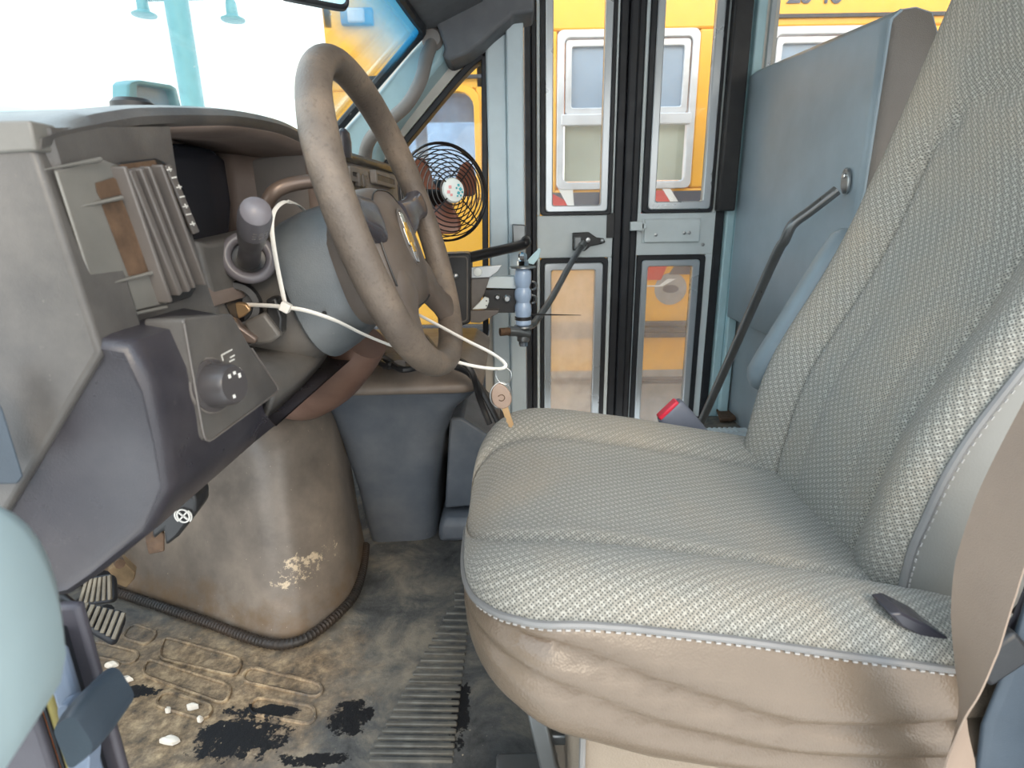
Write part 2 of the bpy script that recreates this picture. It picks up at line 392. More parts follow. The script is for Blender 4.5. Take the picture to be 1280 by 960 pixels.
def text(name, body, size, loc, ex, ey, mat, parent, depth=.0008):
    cu = bpy.data.curves.new(name, 'FONT'); cu.body = body; cu.size = size; cu.extrude = depth; cu.align_x = 'CENTER'; cu.align_y = 'CENTER'
    tmp = bpy.data.objects.new(name+'_t', cu); C.objects.link(tmp)
    dg = bpy.context.evaluated_depsgraph_get(); me = bpy.data.meshes.new_from_object(tmp.evaluated_get(dg))
    bpy.data.objects.remove(tmp)
    ex, ey = V(ex).normalized(), V(ey).normalized(); ez = ex.cross(ey)
    m = Matrix(((ex.x, ey.x, ez.x, loc[0]), (ex.y, ey.y, ez.y, loc[1]), (ex.z, ey.z, ez.z, loc[2]), (0, 0, 0, 1)))
    me.transform(m); me.materials.clear(); me.materials.append(M[mat])
    o = bpy.data.objects.new(name, me); C.objects.link(o); attach(o, parent); return o
def gs(x, c, s): return math.exp(-((x-c)/s)**2)
def lerp(a, b, t): return a+(b-a)*t
def interp(x, xs, ys): return float(np.interp(x, xs, ys))

# ================================================================== SETTING
X, Yv, Z = V((1, 0, 0)), V((0, 1, 0)), V((0, 0, 1))
def pxpoly(pts, y): return [aty(u, v, y) for u, v in pts]
struct(G().box((0, 0, -.05), (40, 40, .05)).build('ground', 'ground'), 'unseen ground of the bus yard, whitened to bounce light', 'ground')
WX = lambda z: -.755+1.06*z                                         # windshield slope
# floor with step well at the entry door
fl = G().box(R(-.25, .99, FL-.03), (.95, .73, .03)).box(R(1.7, 1.1, FL-.03), (1.0, .95, .03)).build('floor', 'floor')
struct(fl, 'dirty grey rubber cab floor with mud and black wet stains', 'floor')
sw = G().box(R(.05, 2.0, -1.18), (.68, .30, .03)).build('floor_step', 'floor'); struct(sw, 'dark step well floor in front of the folding entry doors', 'floor')
# raised outlines of the pads moulded in the floor
g = G()
def pad(c4, r=.018):
    P4 = [atz(u, v, FL+.003) for u, v in c4]; out = []
    for i in range(4):
        a, b, c = P4[i-1], P4[i], P4[(i+1) % 4]
        d1 = (a-b).normalized()*r; d2 = (c-b).normalized()*r
        for t in (0, .33, .66, 1): out.append((b+d1)*(1-t)**2+b*2*t*(1-t)+(b+d2)*t*t)
    g.tube([p-Z*.0015 for p in out], .003, 6, closed=True)
pad(((165, 778), (198, 789), (184, 806), (150, 796))); pad(((205, 795), (303, 822), (296, 845), (198, 822)))
pad(((118, 800), (176, 815), (166, 830), (110, 818))); pad(((184, 822), (290, 856), (282, 880), (176, 842)))
pad(((205, 862), (268, 882), (258, 900), (190, 880))); pad(((310, 832), (405, 855), (400, 872), (300, 850)))
pad(((318, 870), (395, 882), (392, 905), (308, 890)))
g.build('floor_pad', 'floor', fl)
for k in range(25):
    v = 742+k*8.2+k*k*.02
    t = (v-742)/210
    ua = lerp(572, 462, min(1, t*1.05)) if v > 760 else 568
    a, b = atz(ua, v, FL), atz(lerp(590, 566, t), v+1, FL)
    if v < 952: G().bar(a+Z*.001, b+Z*.001, .0036, .003).build('floor_rib', 'rib', fl, bevel=.0015, seg=1)
# carpeted hump beside the console
struct(G().loft([[R(x, y, z) for x, y in ((-.185+i, 1.19+i), (.10-i, 1.19+i), (.10-i, 1.60-i), (-.185+i, 1.60-i))] for z, i in ((FL, 0), (FL+.05, .004), (FL+.07, .02))]).build('floor_hump', 'console', bevel=.012), 'blue grey raised floor hump right of the console', 'floor')
struct(G().box(R(1.0, 1.1, 1.03), (1.75, 1.05, .03)).build('ceiling', 'cream'), 'cab roof', 'ceiling')
struct(G().box(R(2.72, 1.1, .12), (.02, 1.05, .90)).build('wall_rear', 'paint'), 'rear wall of the passenger area', 'wall')
struct(G().box(R(1.7, .16, -.35), (.98, .02, .42)).box(R(1.55, .16, .85), (1.15, .02, .17)).build('wall_left', 'trim_grey'), 'left body side behind the driver', 'wall')
# firewall / toe board ahead of the pedals
struct(G().box(R(-1.19, 1.1, -.375), (.02, .8, .375)).build('wall_front', 'black'), 'firewall and toe board behind the pedals', 'wall')

# ---- windshield
wb, wt = .03, .50
g = G(); rows = []
for i in range(9):
    z = lerp(wb, wt, i/8); row = []
    for j in range(15):
        y = lerp(.36, 1.75, j/14); bow = .035*(1-((y-1.05)/.7)**2)
        row.append(R(WX(z)-bow, y, z))
    rows.append(row)
g.loft(rows, closed=False, caps=False)
w1 = g.build('window_1', 'g_wind', solid=.005); struct(w1, 'windshield with a blue tinted top band', 'windshield')
# windshield frame, black gasket along the right pillar and the header
g = G(); gp = [R(WX(z)-.005, 1.755, z) for z in np.linspace(.0, .46, 8)]+[R(WX(.495)+.0, 1.735, .492)]+[R(WX(.495)-.035*(1-((y-1.05)/.7)**2)+.004, y, .496) for y in (1.65, 1.5, 1.3, 1.0, .7, .4)]
struct(g.tube(gp, .013, 8, res=3).build('trim_1', 'rubber'), 'black rubber windshield gasket', 'trim')
g = G().loft([[R(WX(.5)-.035*(1-((y-1.05)/.7)**2)+dx, y, dz) for dx, dz in ((.0, .50), (.03, .505), (.16, .56), (.30, .66), (.30, 1.0), (.20, 1.0), (-.02, .70), (-.03, .53))] for y in (.30, .6, .9, 1.2, 1.5, 1.80)])
struct(g.build('ceiling_header', 'header', bevel=.01), 'grey header trim over the windshield', 'trim')
# right pillar trim (blue grey) and roof corner cover
PY = 1.77
pil = [(420, 176), (432, 158), (468, 120), (505, 74), (536, 38), (556, 24), (566, 50), (553, 76), (530, 104), (498, 146), (470, 186), (464, 260), (420, 250)]
struct(G().prism(pxpoly(pil, PY), (0.01, .12, 0)).build('trim_2', 'paint_teal', bevel=.012, seg=3), 'pale blue windshield pillar trim on the passenger side', 'trim')
cov = [(500, -40), (520, 8), (543, 22), (556, 60), (552, 70), (562, 76), (585, 66), (606, 50), (616, 40), (638, 22), (640, 18), (668, 14), (668, -40)]
struct(G().prism(pxpoly(cov, 1.74), (.0, .13, 0)).build('trim_3', 'header', bevel=.014, seg=3), 'grey roof corner cover above the passenger window', 'trim')
# grab handle on the pillar
t = thing('grab_bar', 'curved brown grey grab handle on the pale blue windshield pillar', 'grab handle', aty(500, 140, 1.74))
hp = [aty(u, v, y) for u, v, y in ((541, 52, 1.765), (533, 72, 1.72), (526, 100, 1.69), (510, 129, 1.68), (491, 147, 1.68), (472, 163, 1.69), (459, 182, 1.72), (455, 210, 1.77))]
G().tube(hp, [.017, .019, .018, .017, .017, .017, .018, .02], 14, res=5).build('bar', 'handle_brown', t)
G().lathe(aty(541, 50, 1.767), (0, -1, 0), [(.028, 0), (.03, .006), (.022, .02), (.001, .022)], 20).build('mount', 'handle_brown', t)
G().lathe(aty(455, 212, 1.775), (0, -1, 0), [(.028, 0), (.03, .006), (.022, .02), (.001, .022)], 20).build('mount', 'handle_brown', t)

# ---- passenger side wall with its window
WY = 1.86
def loop_px(pts, y): return [aty(u, v, y) for u, v in pts]
def roundpoly(P4, rad, n=5):
    out = []; N = len(P4)
    for i in range(N):
        a, b, c = P4[i-1], P4[i], P4[(i+1) % N]; r = rad[i] if isinstance(rad, (list, tuple)) else rad
        d1 = (a-b).normalized()*min(r, (a-b).length*.45); d2 = (c-b).normalized()*min(r, (c-b).length*.45)
        for k in range(n): t = k/(n-1); out.append((b+d1)*(1-t)**2+b*2*t*(1-t)+(b+d2)*t*t)
    return out
def offset_loop(L, d):
    c = sum(L, V((0, 0, 0)))/len(L); out = []
    N = len(L)
    for i in range(N):
        t = (L[(i+1) % N]-L[i-1]); t.y = 0; t.normalize(); n = V((t.z, 0, -t.x))
        if n.dot(L[i]-c) < 0: n = -n
        out.append(L[i]+n*d)
    return out
wp = loop_px([(430, 262), (585, 74), (611, 60), (612, 434), (430, 446)], WY)
wl = roundpoly(wp, [.03, .10, .03, .06, .05])
outer = roundpoly([R(-.80, WY, .0), R(-.27, WY, .53), R(.0, WY, .98), R(.0, WY, -.78), R(-.80, WY, -.78)], .01)
w = G().ringprism(outer, wl, (0, .05, 0)).build('wall_right', 'cream'); struct(w, 'cream passenger side cab wall around the side window', 'wall')
wf = offset_loop(wl, -.004); wi = offset_loop(wl, -.022)
w2 = G().prism([p+Yv*.02 for p in offset_loop(wl, -.012)], (0, .004, 0)).build('window_2', 'g_side', smooth=False); struct(w2, 'side window of the passenger side behind the fan', 'window')
G().ringprism([p-Yv*.012 for p in wf], [p-Yv*.012 for p in wi], (0, .05, 0)).build('window_frame', 'rubber', w2, bevel=.003)

struct(G().box(R(-.46, WY-.02, -.585), (.37, .018, .155)).build('trim_17', 'console', bevel=.008), 'dark lower trim panel below the passenger side window', 'trim')
# ---- pale post between the side window and the entry doors
g = G()
for u0, u1, dy in ((613, 636, .0), (636, 656, -.02)):
    a, b = aty(u0, 300, WY-.005).x, aty(u1, 300, WY-.005).x
    g.box(R((a+b)/2, WY+dy+.04, -.02), ((b-a)/2, .06, 1.0))
struct(g.build('wall_post', 'paint', bevel=.006), 'pale blue grey body post left of the entry doors', 'post')

# ---- folding entry doors
DY = 2.10
def sx(u, v=295): return aty(u, v, DY).x
def sz(v, u=780): return aty(u, v, DY).z-EYE
DT, DB = .98, -1.12
def rect(g, x0, x1, z0, z1, y0, y1): return g.box(R((x0+x1)/2, (y0+y1)/2, (z0+z1)/2), ((x1-x0)/2, abs(y1-y0)/2, (z1-z0)/2))
def frame(g, x0, x1, z0, z1, t, y0, d, r=.012, tt=None):
    tt = t if tt is None else tt
    o = rrect(R(x0, y0, z0), X, Z, x1-x0, z1-z0, r); i = rrect(R(x0+t, y0, z0+tt), X, Z, x1-x0-2*t, z1-z0-2*tt, max(.003, r-.004))
    return g.ringprism(o, i, (0, d, 0))
def leaf(nm, label, u_l, u_r, gk, fr, gl, gk2, fr2, gl2, vtop):
    d = G()
    xl, xr = sx(u_l), sx(u_r)
    xg0, xg1 = sx(gk[0]), sx(gk[1])
    # panel with two window holes: stiles, mid panel, bottom
    zu, zl = sz(gk[2]), sz(gk2[2])
    rect(d, xl, xr, zl, zu, DY-.012, DY+.03); rect(d, xl, xg0, zu, DT, DY-.012, DY+.03); rect(d, xg1, xr, zu, DT, DY-.012, DY+.03)
    rect(d, xl, sx(gk2[0]), DB, zl, DY-.012, DY+.03); rect(d, sx(gk2[1]), xr, DB, zl, DY-.012, DY+.03); rect(d, sx(gk2[0]), sx(gk2[1]), DB, DB+.1, DY-.012, DY+.03)
    o = d.build(nm, 'paint_white', bevel=.003); struct(o, label, 'door')
    for (ga, fa, la, top) in ((gk, fr, gl, True), (gk2, fr2, gl2, False)):
        z0, z1 = (sz(ga[2]), DT-.02) if top else (DB+.1, sz(ga[2]))
        f0, f1 = (sz(fa[2]), DT-.03) if top else (DB+.115, sz(fa[2]))
        g0, g1 = (sz(la[2]), DT-.06) if top else (DB+.145, sz(la[2]))
        gg = G(); a = rrect(R(sx(ga[0]), DY-.022, z0), X, Z, sx(ga[1])-sx(ga[0]), z1-z0, .014); b = rrect(R(sx(fa[0]), DY-.022, f0), X, Z, sx(fa[1])-sx(fa[0]), f1-f0, .012)
        gg.ringprism(a, b, (0, .04, 0)).build('window_gasket', 'rubber', o, bevel=.003)
        gg = G(); c = rrect(R(sx(la[0]), DY-.026, g0), X, Z, sx(la[1])-sx(la[0]), g1-g0, .008)
        b2 = [p-Yv*.004 for p in b]
        gg.ringprism(b2, c, (0, .03, 0)).build('window_frame', 'alu', o, bevel=.004)
        G().prism([p+Yv*.02 for p in c], (0, .005, 0)).build('window_glass', 'g_door' if top else ('g_low' if nm == 'door_1' else 'g_low2'), o, smooth=False)
    return o
d1 = leaf('door_1', 'front leaf of the pale folding entry door, with the black pull bracket', 671, 765, (675, 762, 268), (681, 757, 264), (690, 748, 256), (675, 760, 321), (680, 754, 327), (689, 744, 336), 0)
d2 = leaf('door_2', 'rear leaf of the pale folding entry door, with the flat latch box', 795, 891, (799, 886, 267), (806, 882, 263), (815, 872, 253), (796, 882, 319), (802, 875, 325), (810, 866, 333), 0)
rub = G()
for u0, u1, dy in ((765.5, 776, .006), (776, 786, -.012), (786, 794.5, .004)): rect(rub, sx(u0), sx(u1), DB, DT, DY-.02+dy, DY+.03)
struct(rub.build('trim_4', 'rubber', bevel=.006, seg=3), 'black rubber seal between the two door leaves', 'trim')
rub = G()
for u0, u1, dy in ((656.5, 664, -.02), (664.5, 670.5, 0)): rect(rub, sx(u0), sx(u1), DB, DT, DY-.02+dy, DY+.03)
struct(rub.build('trim_5', 'rubber', bevel=.004), 'black rubber seal at the front edge of the entry doors', 'trim')
rub = G(); rect(rub, sx(891.5), sx(902), DB, DT, DY-.01, DY+.03)
struct(rub.build('trim_6', 'rubber', bevel=.004), 'black rubber seal at the rear edge of the entry doors', 'trim')
rub = G(); rect(rub, sx(886.5), sx(907), sz(266), DT, DY-.07, DY-.028)
struct(rub.build('trim_7', 'black', bevel=.006), 'black vinyl hinge cover on the rear door edge', 'trim')
# hardware of the doors
g = G(); rect(g, sx(803), sx(871), sz(303), sz(275), DY-.03, DY-.012); rect(g, sx(801), sx(873), sz(304), sz(274), DY-.017, DY-.012)
lb = g.build('latch_box', 'paint_white', d2, bevel=.002)
g = G(); rect(g, sx(784), sx(800), sz(288), sz(277), DY-.06, DY-.036); rect(g, sx(797), sx(803), sz(286), sz(279), DY-.06, DY-.028); g.build('bolt_tab', 'paint_white', lb, bevel=.002)
for u, v in ((817, 294), (852, 292), (858, 292), (878, 307)):
    G().lathe(R(sx(u), DY-(.012 if u > 872 else .03), sz(v)), (0, -1, 0), [(.006, 0), (.006, .003), (.001, .004)], 10).build('screw', 'steel', lb)
g = G(); rect(g, sx(757), sx(766), sz(297), sz(266), DY-.016, DY-.0125); g.build('edge_plate', 'black', d1)
# door pull bracket (plate with ears) on the front leaf
bp = [(716, 291), (736, 290), (746, 297), (755, 298), (757, 303), (752, 305), (738, 308), (731, 314), (716, 313)]
br = G().prism(pxpoly(bp, DY-.030), (0, .018, 0)).build('pull_bracket', 'black', d1, bevel=.003)
G().lathe(aty(753, 301, DY-.03), (0, -1, 0), [(.007, 0), (.007, .003), (.003, .005), (.001, .005)], 12).build('bolt', 'steel', br)
G().lathe(aty(735, 300, DY-.03), (0, -1, 0), [(.009, 0), (.008, .005), (.001, .006)], 12).build('bolt', 'steel', br)
G().bar(aty(722, 296, DY-.045), aty(722, 312, DY-.045), .012, .012, up=(0, 1, 0)).build('bracket_clevis', 'dark_steel', br, bevel=.003)

# rear post and side wall with the window above the barrier
struct(rect(rect(G(), sx(902.5), sx(913), DB, .98, DY-.03, DY+.05), sx(913), sx(924), DB, .98, DY-.055, DY+.05).build('wall_pillar', 'paint_teal', bevel=.005), 'pale teal body post right of the entry doors', 'post')
xr0 = sx(924.5); wz0 = aty(960, 78, DY+.05).z-EYE-.08
g = G(); rect(g, xr0, 2.7, -1.15, wz0, DY+.03, DY+.07); rect(g, xr0, sx(950)-.0, wz0, .98, DY+.03, DY+.07); rect(g, sx(950), 2.7, .72, .98, DY+.03, DY+.07); rect(g, 1.75, 1.85, wz0, .72, DY+.03, DY+.07)
struct(g.build('wall_side', 'cream', bevel=.004), 'cream passenger side wall behind the barrier', 'wall')
g = G(); rect(g, sx(950), 1.75, wz0, .72, DY+.045, DY+.05); w3 = g.build('window_3', 'g_door', smooth=False); struct(w3, 'side window above the padded barrier', 'window')
frame(G(), sx(938), 1.75, wz0-.01, .73, .018, DY+.02, .03).build('window_frame', 'alu', w3, bevel=.003)

# ================================================================== OUTSIDE
BY = 3.0
def bx(u, v): return aty(u, v, BY).x
def bz(u, v): return aty(u, v, BY).z-EYE
bus = thing('school_bus', 'yellow school bus parked beside the open folding doors', 'bus', V((3.0, BY+1.2, 0)))
X0 = -.86
win = [(.24, .915), (1.24, 1.915), (2.16, 2.83), (3.08, 3.75), (4.0, 4.67)]
wzb, wzt = .133, .844
dw = (-.72, -.155); dzb, dzt = .095, .60
g = G()
cuts = sorted([X0]+[c for w_ in [dw]+win for c in w_]+[5.2])
zlo = -1.05
rect(g, X0, 5.2, zlo, dzb, BY, BY+.06); rect(g, X0, -.0, dzt, 1.1, BY, BY+.06); rect(g, 0, 5.2, wzt, 1.1, BY, BY+.06); rect(g, 0, 5.2, dzb, wzb, BY, BY+.06)
for a, b in zip([X0, dw[1]]+[w_[1] for w_ in win], [dw[0], win[0][0]]+[w_[0] for w_ in win[1:]]+[5.2]):
    rect(g, a, b, dzb if a < 0 else wzb, dzt if b < 0 else wzt if a > 0 else wzt, BY, BY+.06)
# front face and roof, far side
rect(g, X0, X0+.05, -1.05, .30, BY, BY+2.3); rect(g, X0, X0+.05, .86, 1.1, BY, BY+2.3); rect(g, 5.15, 5.2, -1.05, 1.1, BY, BY+2.3)
rect(g, X0, 5.2, -1.05, .3, BY+2.24, BY+2.3); rect(g, X0, 5.2, .8, 1.1, BY+2.24, BY+2.3); rect(g, X0, 5.2, -.62, -.56, BY+.06, BY+2.24)
for x in (-.8, .1, 1.05, 2.0, 3.0, 4.0, 5.1): rect(g, x, x+.1, .28, .82, BY+2.24, BY+2.3)
g.build('bus_body', 'bus', bus, bevel=.01)
g = G().loft([[R(x, BY+1.15-1.15*math.cos(a), 1.1+.30*math.sin(a)) for a in np.linspace(0, math.pi, 13)] for x in (X0, 5.2)]); g.build('bus_roof', 'bus', bus)
for k, (a, b) in enumerate(win):
    zm = lerp(wzb, wzt, .46)
    f = G(); frame(f, a, b, wzb, wzt, .034, BY-.012, .05, .03); rect(f, a+.02, b-.02, zm-.03, zm+.02, BY-.02, BY+.02); frame(f, a+.04, b-.04, zm+.02, wzt-.04, .03, BY-.004, .02, .015, .06 if False else .03)
    wf_ = f.build('bus_window', 'bus_frame', bus, bevel=.004)
    f = G(); rect(f, a+.04, b-.04, zm, wzt-.04, BY+.012, BY+.018); f.build('upper_pane', 'bus_pane', wf_)
    f = G(); rect(f, a+.04, b-.04, wzb+.04, zm, BY+.012, BY+.018); f.build('lower_pane', 'bus_pane_low', wf_)
f = G(); o_ = rrect(R(dw[0]-.02, BY-.008, dzb-.02), X, Z, dw[1]-dw[0]+.04, dzt-dzb+.04, .08); i_ = rrect(R(dw[0]+.01, BY-.008, dzb+.01), X, Z, dw[1]-dw[0]-.02, dzt-dzb-.02, .07)
f.ringprism(o_, i_, (0, .05, 0)); cw = f.build('cab_window', 'bus', bus, bevel=.004)
G().prism([p+Yv*.04 for p in i_], (0, .004, 0)).build('cab_pane', 'g_cab', cw, smooth=False)
f = G(); rect(f, X0+.02, X0+.03, .30, .86, BY+.1, BY+2.2); f.build('bus_windshield', 'g_side', bus)
f = G(); rect(f, X0, -.05, .645, .66, BY-.02, BY+.01); f.build('drip_rail', 'bus_dark', bus)
for k in range(9): G().lathe(R(X0+.06+k*.09, BY, .61), (0, -1, 0), [(.008, 0), (.006, .004), (.001, .005)], 8).build('rivet', 'bus', bus)
f = G(); z0 = bz(445, 22); x0 = bx(447, 22); rect(f, x0-.075, x0+.075, z0-.035, z0+.035, BY-.025, BY+.01)
ml = f.build('marker_lamp', 'jamb', bus, bevel=.006); f = G(); rect(f, x0-.04, x0+.04, z0-.03, z0+.03, BY-.04, BY-.02); f.build('lamp_lens', 'amber', ml, bevel=.012, seg=3)
for zc, h, m in ((bz(700, 413), .05, 'bus_dark'), (bz(700, 476), .02, 'bus_dark')):
    f = G()
    for dz in (-.6, 0, .6): rect(f, X0, 5.2, zc+dz*h-h*.28, zc+dz*h+h*.28, BY-.03, BY+.005)
    f.build('rub_rail', m, bus, bevel=.006)
f = G(); rect(f, X0, 5.2, bz(700, 520)-.5, bz(700, 464), BY-.006, BY+.01); f.build('lower_skirt', 'skirt', bus)
f = G(); rect(f, .0, 1.9, bz(760, 258), bz(760, 240), BY-.004, BY+.002); f.build('dark_stripe', 'decal_grey', bus)
# red and white flash decal under the windows
def dec(pts, nm, m, off): G().prism([aty(u, v, BY-off) for u, v in pts], (0, off-.0005, 0)).build(nm, m, bus, smooth=False)
dec([(672, 232), (712, 254), (720, 262), (672, 262)], 'red_flash', 'red', .006); dec([(698, 236), (716, 236), (718, 262), (712, 262)], 'white_flash', 'white', .008)
dec([(808, 238), (832, 238), (846, 262), (846, 268), (800, 268), (800, 238)], 'red_flash', 'red', .006); dec([(828, 236), (838, 236), (854, 262), (844, 262)], 'white_flash', 'white', .008)
dec([(800, 328), (836, 328), (826, 350), (800, 350)], 'red_flash', 'red', .006); dec([(836, 328), (846, 328), (828, 353), (800, 353), (800, 349), (825, 349)], 'white_flash', 'white', .008)
dec([(846, 328), (880, 328), (880, 343), (836, 343)], 'grey_flash', 'decal_grey', .006)
c = aty(838, 361, BY); G().lathe(c-Yv*.004, (0, 1, 0), [(.001, 0), (.085, 0), (.085, .0035)], 28).build('oval_emblem', 'skirt', bus)
o = bus.children[-1]; o.data.transform(Matrix.Translation(c)@Matrix.Diagonal((1, 1, .38, 1))@Matrix.Translation(-c))
c = c-Yv*.006; o = G().lathe(c, (0, 1, 0), [(.001, 0), (.042, 0), (.042, .002)], 20).build('oval_emblem', 'decal_grey', bus); o.data.transform(Matrix.Translation(c)@Matrix.Diagonal((1, 1, .5, 1))@Matrix.Translation(-c))
for ch, u in (('2', 993), ('0', 1009), ('1', 1034), ('0', 1047)): text('bus_numeral', ch, .15, aty(u, -10, BY-.004), X, Z, 'decal_grey', bus)
f = G(); rect(f, 1.0, 2.2, wzt+.035, wzt+.05, BY-.012, BY+.005); f.build('roof_rail', 'bus_dark', bus)
for x, y in ((.35, BY+.14), (4.2, BY+.14), (.35, BY+2.15), (4.2, BY+2.15)):
    G().lathe(V((x, y-.12, .48)), (0, 1, 0), [(.2, 0), (.42, .0), (.48, .04), (.48, .2), (.42, .24), (.2, .24)], 32).build('wheel', 'rubber', bus)

# light pole with two dish lamps beyond the windshield
PX = -3.4
pb = atx(241, 130, PX); pt = atx(235, -30, PX)
t = thing('light_pole', 'thick teal pole with a cross arm, seen through the windshield', 'pole', V((pb.x, pb.y, 0)))
G().tube([V((pb.x, pb.y, 0)), V((pb.x, pb.y, pt.z+1.2))], .115, 20).build('shaft', 'pole', t)
arm = atx(236, 2, PX)
dpt = PX/ray(238, 60).x; l1, l2 = CAM+ray(180, 16)*dpt, CAM+ray(291, 22)*dpt; ac = CAM+ray(236, 2)*dpt
G().bar(V((l1.x, l1.y, ac.z+.03)), V((l2.x, l2.y, ac.z+.03)), .03, .03).build('cross_arm', 'pole', t, bevel=.01)
for p in (l1, l2):
    lp = G().lathe(V((p.x, p.y, p.z-.03)), (0, 0, 1), [(.001, 0), (.12, .0), (.125, .015), (.06, .05), (.055, .16), (.04, .2), (.001, .2)], 20).build('dish_lamp', 'pole', t)
# hood mirror beyond the dash
MX = -1.15
def mp(u, v): return atx(u, v, MX)
t = thing('hood_mirror', 'teal framed mirror standing above the dash edge beyond the windshield', 'mirror', mp(195, 150)-Z*.05)
ro = [mp(160, 142), mp(160, 106), mp(164, 102), mp(176, 100), mp(214, 106), mp(221, 110), mp(229, 142)]
ri = [mp(172, 142), mp(172, 106), mp(175, 106), mp(180, 106), mp(211, 111), mp(218, 114), mp(226, 142)]
G().ringprism(ro, ri, (-.05, 0, 0)).build('frame', 'pole', t, bevel=.006)
G().prism([p-X*.03 for p in ri], (-.01, 0, 0)).build('mirror_face', 'bus_pane', t)
G().tube([mp(180, 142)-X*.03, mp(180, 200)-X*.10, V((mp(180, 200).x-.1, mp(180, 142).y, .9))], .012, 10).build('arm', 'pole', t)

# ================================================================== DASHBOARD
XF = -.285; DE = .37                                              # dash face and outboard end
dash = thing('dashboard', 'dusty grey van dashboard with a hooded gauge cluster and outboard vent', 'dashboard', R(-.5, 1.0, FL))
rimpx = [(40, 152), (70, 146), (100, 141), (140, 135), (180, 131), (250, 132), (300, 136), (350, 148), (385, 165), (430, 186), (490, 205)]
rim = [atx(u, v, XF) for u, v in rimpx]; rim = [V((XF, .3685, rim[0].z-.001))]+rim[1:]+[V((XF, 1.74, rim[-1].z))]
rim = smoothpath(rim, 5)
rings = []
for p in rim:
    zz = p.z-EYE; e = gs(p.y, DE, .03)*.008
    back = lambda x, dz: R(x, p.y, dz)
    rings.append([V((XF-.005, p.y, p.z-.018)), V((XF+.001, p.y, p.z-.014)), V((XF+.003, p.y, p.z-.008)), V((XF-.002, p.y, p.z-.002-e)), V((XF-.016, p.y, p.z-e)), V((XF-.05, p.y, p.z-.002-e)),
                  V((XF-.16, p.y, p.z-.004)), back(-.60, .05), back(-.70, .01), back(-.70, -.02), V((XF-.17, p.y, p.z-.016)), V((XF-.03, p.y, p.z-.022))])
G().loft(rings).build('dash_top', 'dash', dash)
# wedge by the left pillar foot and the round sensor on the top
tagp = [aty(-40, 117, .50), aty(0, 124, .50), aty(60, 132, .50), aty(125, 138, .50), aty(150, 152, .50), aty(-40, 160, .50)]
G().prism(tagp, (-.08, .06, 0)).build('pillar_foot', 'paint_teal', dash, bevel=.006)  # sky tint of a grazing reflection put into its teal colour
c = atx(166, 131, -.40); G().lathe(c-Z*.012, (0, 0, 1), [(.026, 0), (.026, .006), (.021, .007), (.021, .013), (.017, .017), (.001, .0175)], 24).build('sensor_puck', 'black', dash)
# outboard end panel
ep = [aty(u, v, DE) for u, v in ((-60, 165), (40, 163), (85, 302), (130, 440), (35, 600), (-20, 690), (-60, 690))]
G().prism([p-Yv*.003 for p in ep], (0, .05, 0)).build('end_panel', 'dash', dash, bevel=.004, seg=3)
up = [aty(u, v, DE-.002) for u, v in ((-60, 152), (42, 151), (50, 189), (-60, 196))]
G().prism([p-Yv*.003 for p in up], (0, .02, 0)).build('end_panel_cap', 'dash_pale', dash, bevel=.0015)
# corner panel around the outboard vent: face profile lofted from top to bottom
def face_ring(v_l, u_l, u_r, v_r, dx=0):
    a = atx(u_l, v_l, XF); b = atx(u_r, v_r, XF); return a, b
rows = []
for t in np.linspace(0, 1, 15):
    ul, vl = lerp(40, 130, t), lerp(160, 440, t)
    ur, vr = interp(t, [0, .3, .7, 1], [214, 226, 258, 283]), lerp(158, 428, t)
    a, b = atx(ul, vl, XF), atx(ur, vr, XF)
    z = (a.z+b.z)/2; ya, yb = a.y, b.y
    sec = [V((XF-.14, ya, z)), V((XF-.03, ya+.0, z)), V((XF-.006, ya+.002, z)), V((XF+.002, ya+.012, z)), V((XF+.002, lerp(ya, yb, .5), z)), V((XF+.002, yb-.006, z)), V((XF-.004, yb, z)), V((XF-.14, yb+.002, z))]
    for k, p in enumerate(sec):
        f = (p.y-ya)/(yb-ya); p.z = lerp(a.z, b.z, max(0, min(1, f)))
    rows.append(sec)
G().loft(rows).build('corner_panel', 'dash', dash)
# vent: pale recess with ribs, dark slot and long louvres
VX = XF+.003
def vp(u, v, dx=0): return atx(u, v, VX+dx)
vent = G().prism([vp(*p) for p in ((66, 213), (128, 200), (147, 207), (212, 372), (205, 380), (126, 398))], (.002, 0, 0)).build('outboard_vent', 'dash_pale', dash, bevel=.0015)
G().prism([vp(*p, .0025) for p in ((119, 229), (141, 222), (147, 226), (152, 243), (126, 249), (121, 240))], (.0006, 0, 0)).build('vent_slot', 'rust', vent)
G().prism([vp(*p, .0025) for p in ((127, 256), (152, 250), (187, 340), (161, 345))], (.0006, 0, 0)).build('vent_slot', 'rust', vent)
for a, b in (((92, 260), (152, 247)), ((124, 358), (190, 341)), ((120, 402), (208, 384)), ((56, 212), (126, 199))):
    G().tube([vp(*a, .001), vp(*lerp(np.array(a), np.array(b), .5), .003), vp(*b, .005)], [.0003, .0010, .0015], 8).build('vent_rib', 'dash_pale', vent)
G().prism([vp(*p, .001) for p in ((146, 204), (193, 198), (204, 203), (243, 362), (236, 372), (208, 380))], (.002, 0, 0)).build('vent_frame', 'black', vent, bevel=.001)
G().prism([vp(*p, .0032) for p in ((148, 206), (192, 200), (196, 206), (170, 211), (152, 214))], (.0006, 0, 0)).build('vent_dirt', 'rust', vent)
for (a, b, r) in (((147, 208), (206, 378), .0026), ((155, 212), (218, 368), .0045), ((168, 210), (229, 364), .0034), ((178, 208), (236, 360), .0022), ((194, 206), (250, 356), .0026)):
    G().bar(vp(*a, .006), vp(*b, .006), r*.75, .006, up=(1, 0, 0)).build('vent_slat', 'slat', vent, bevel=.0012)
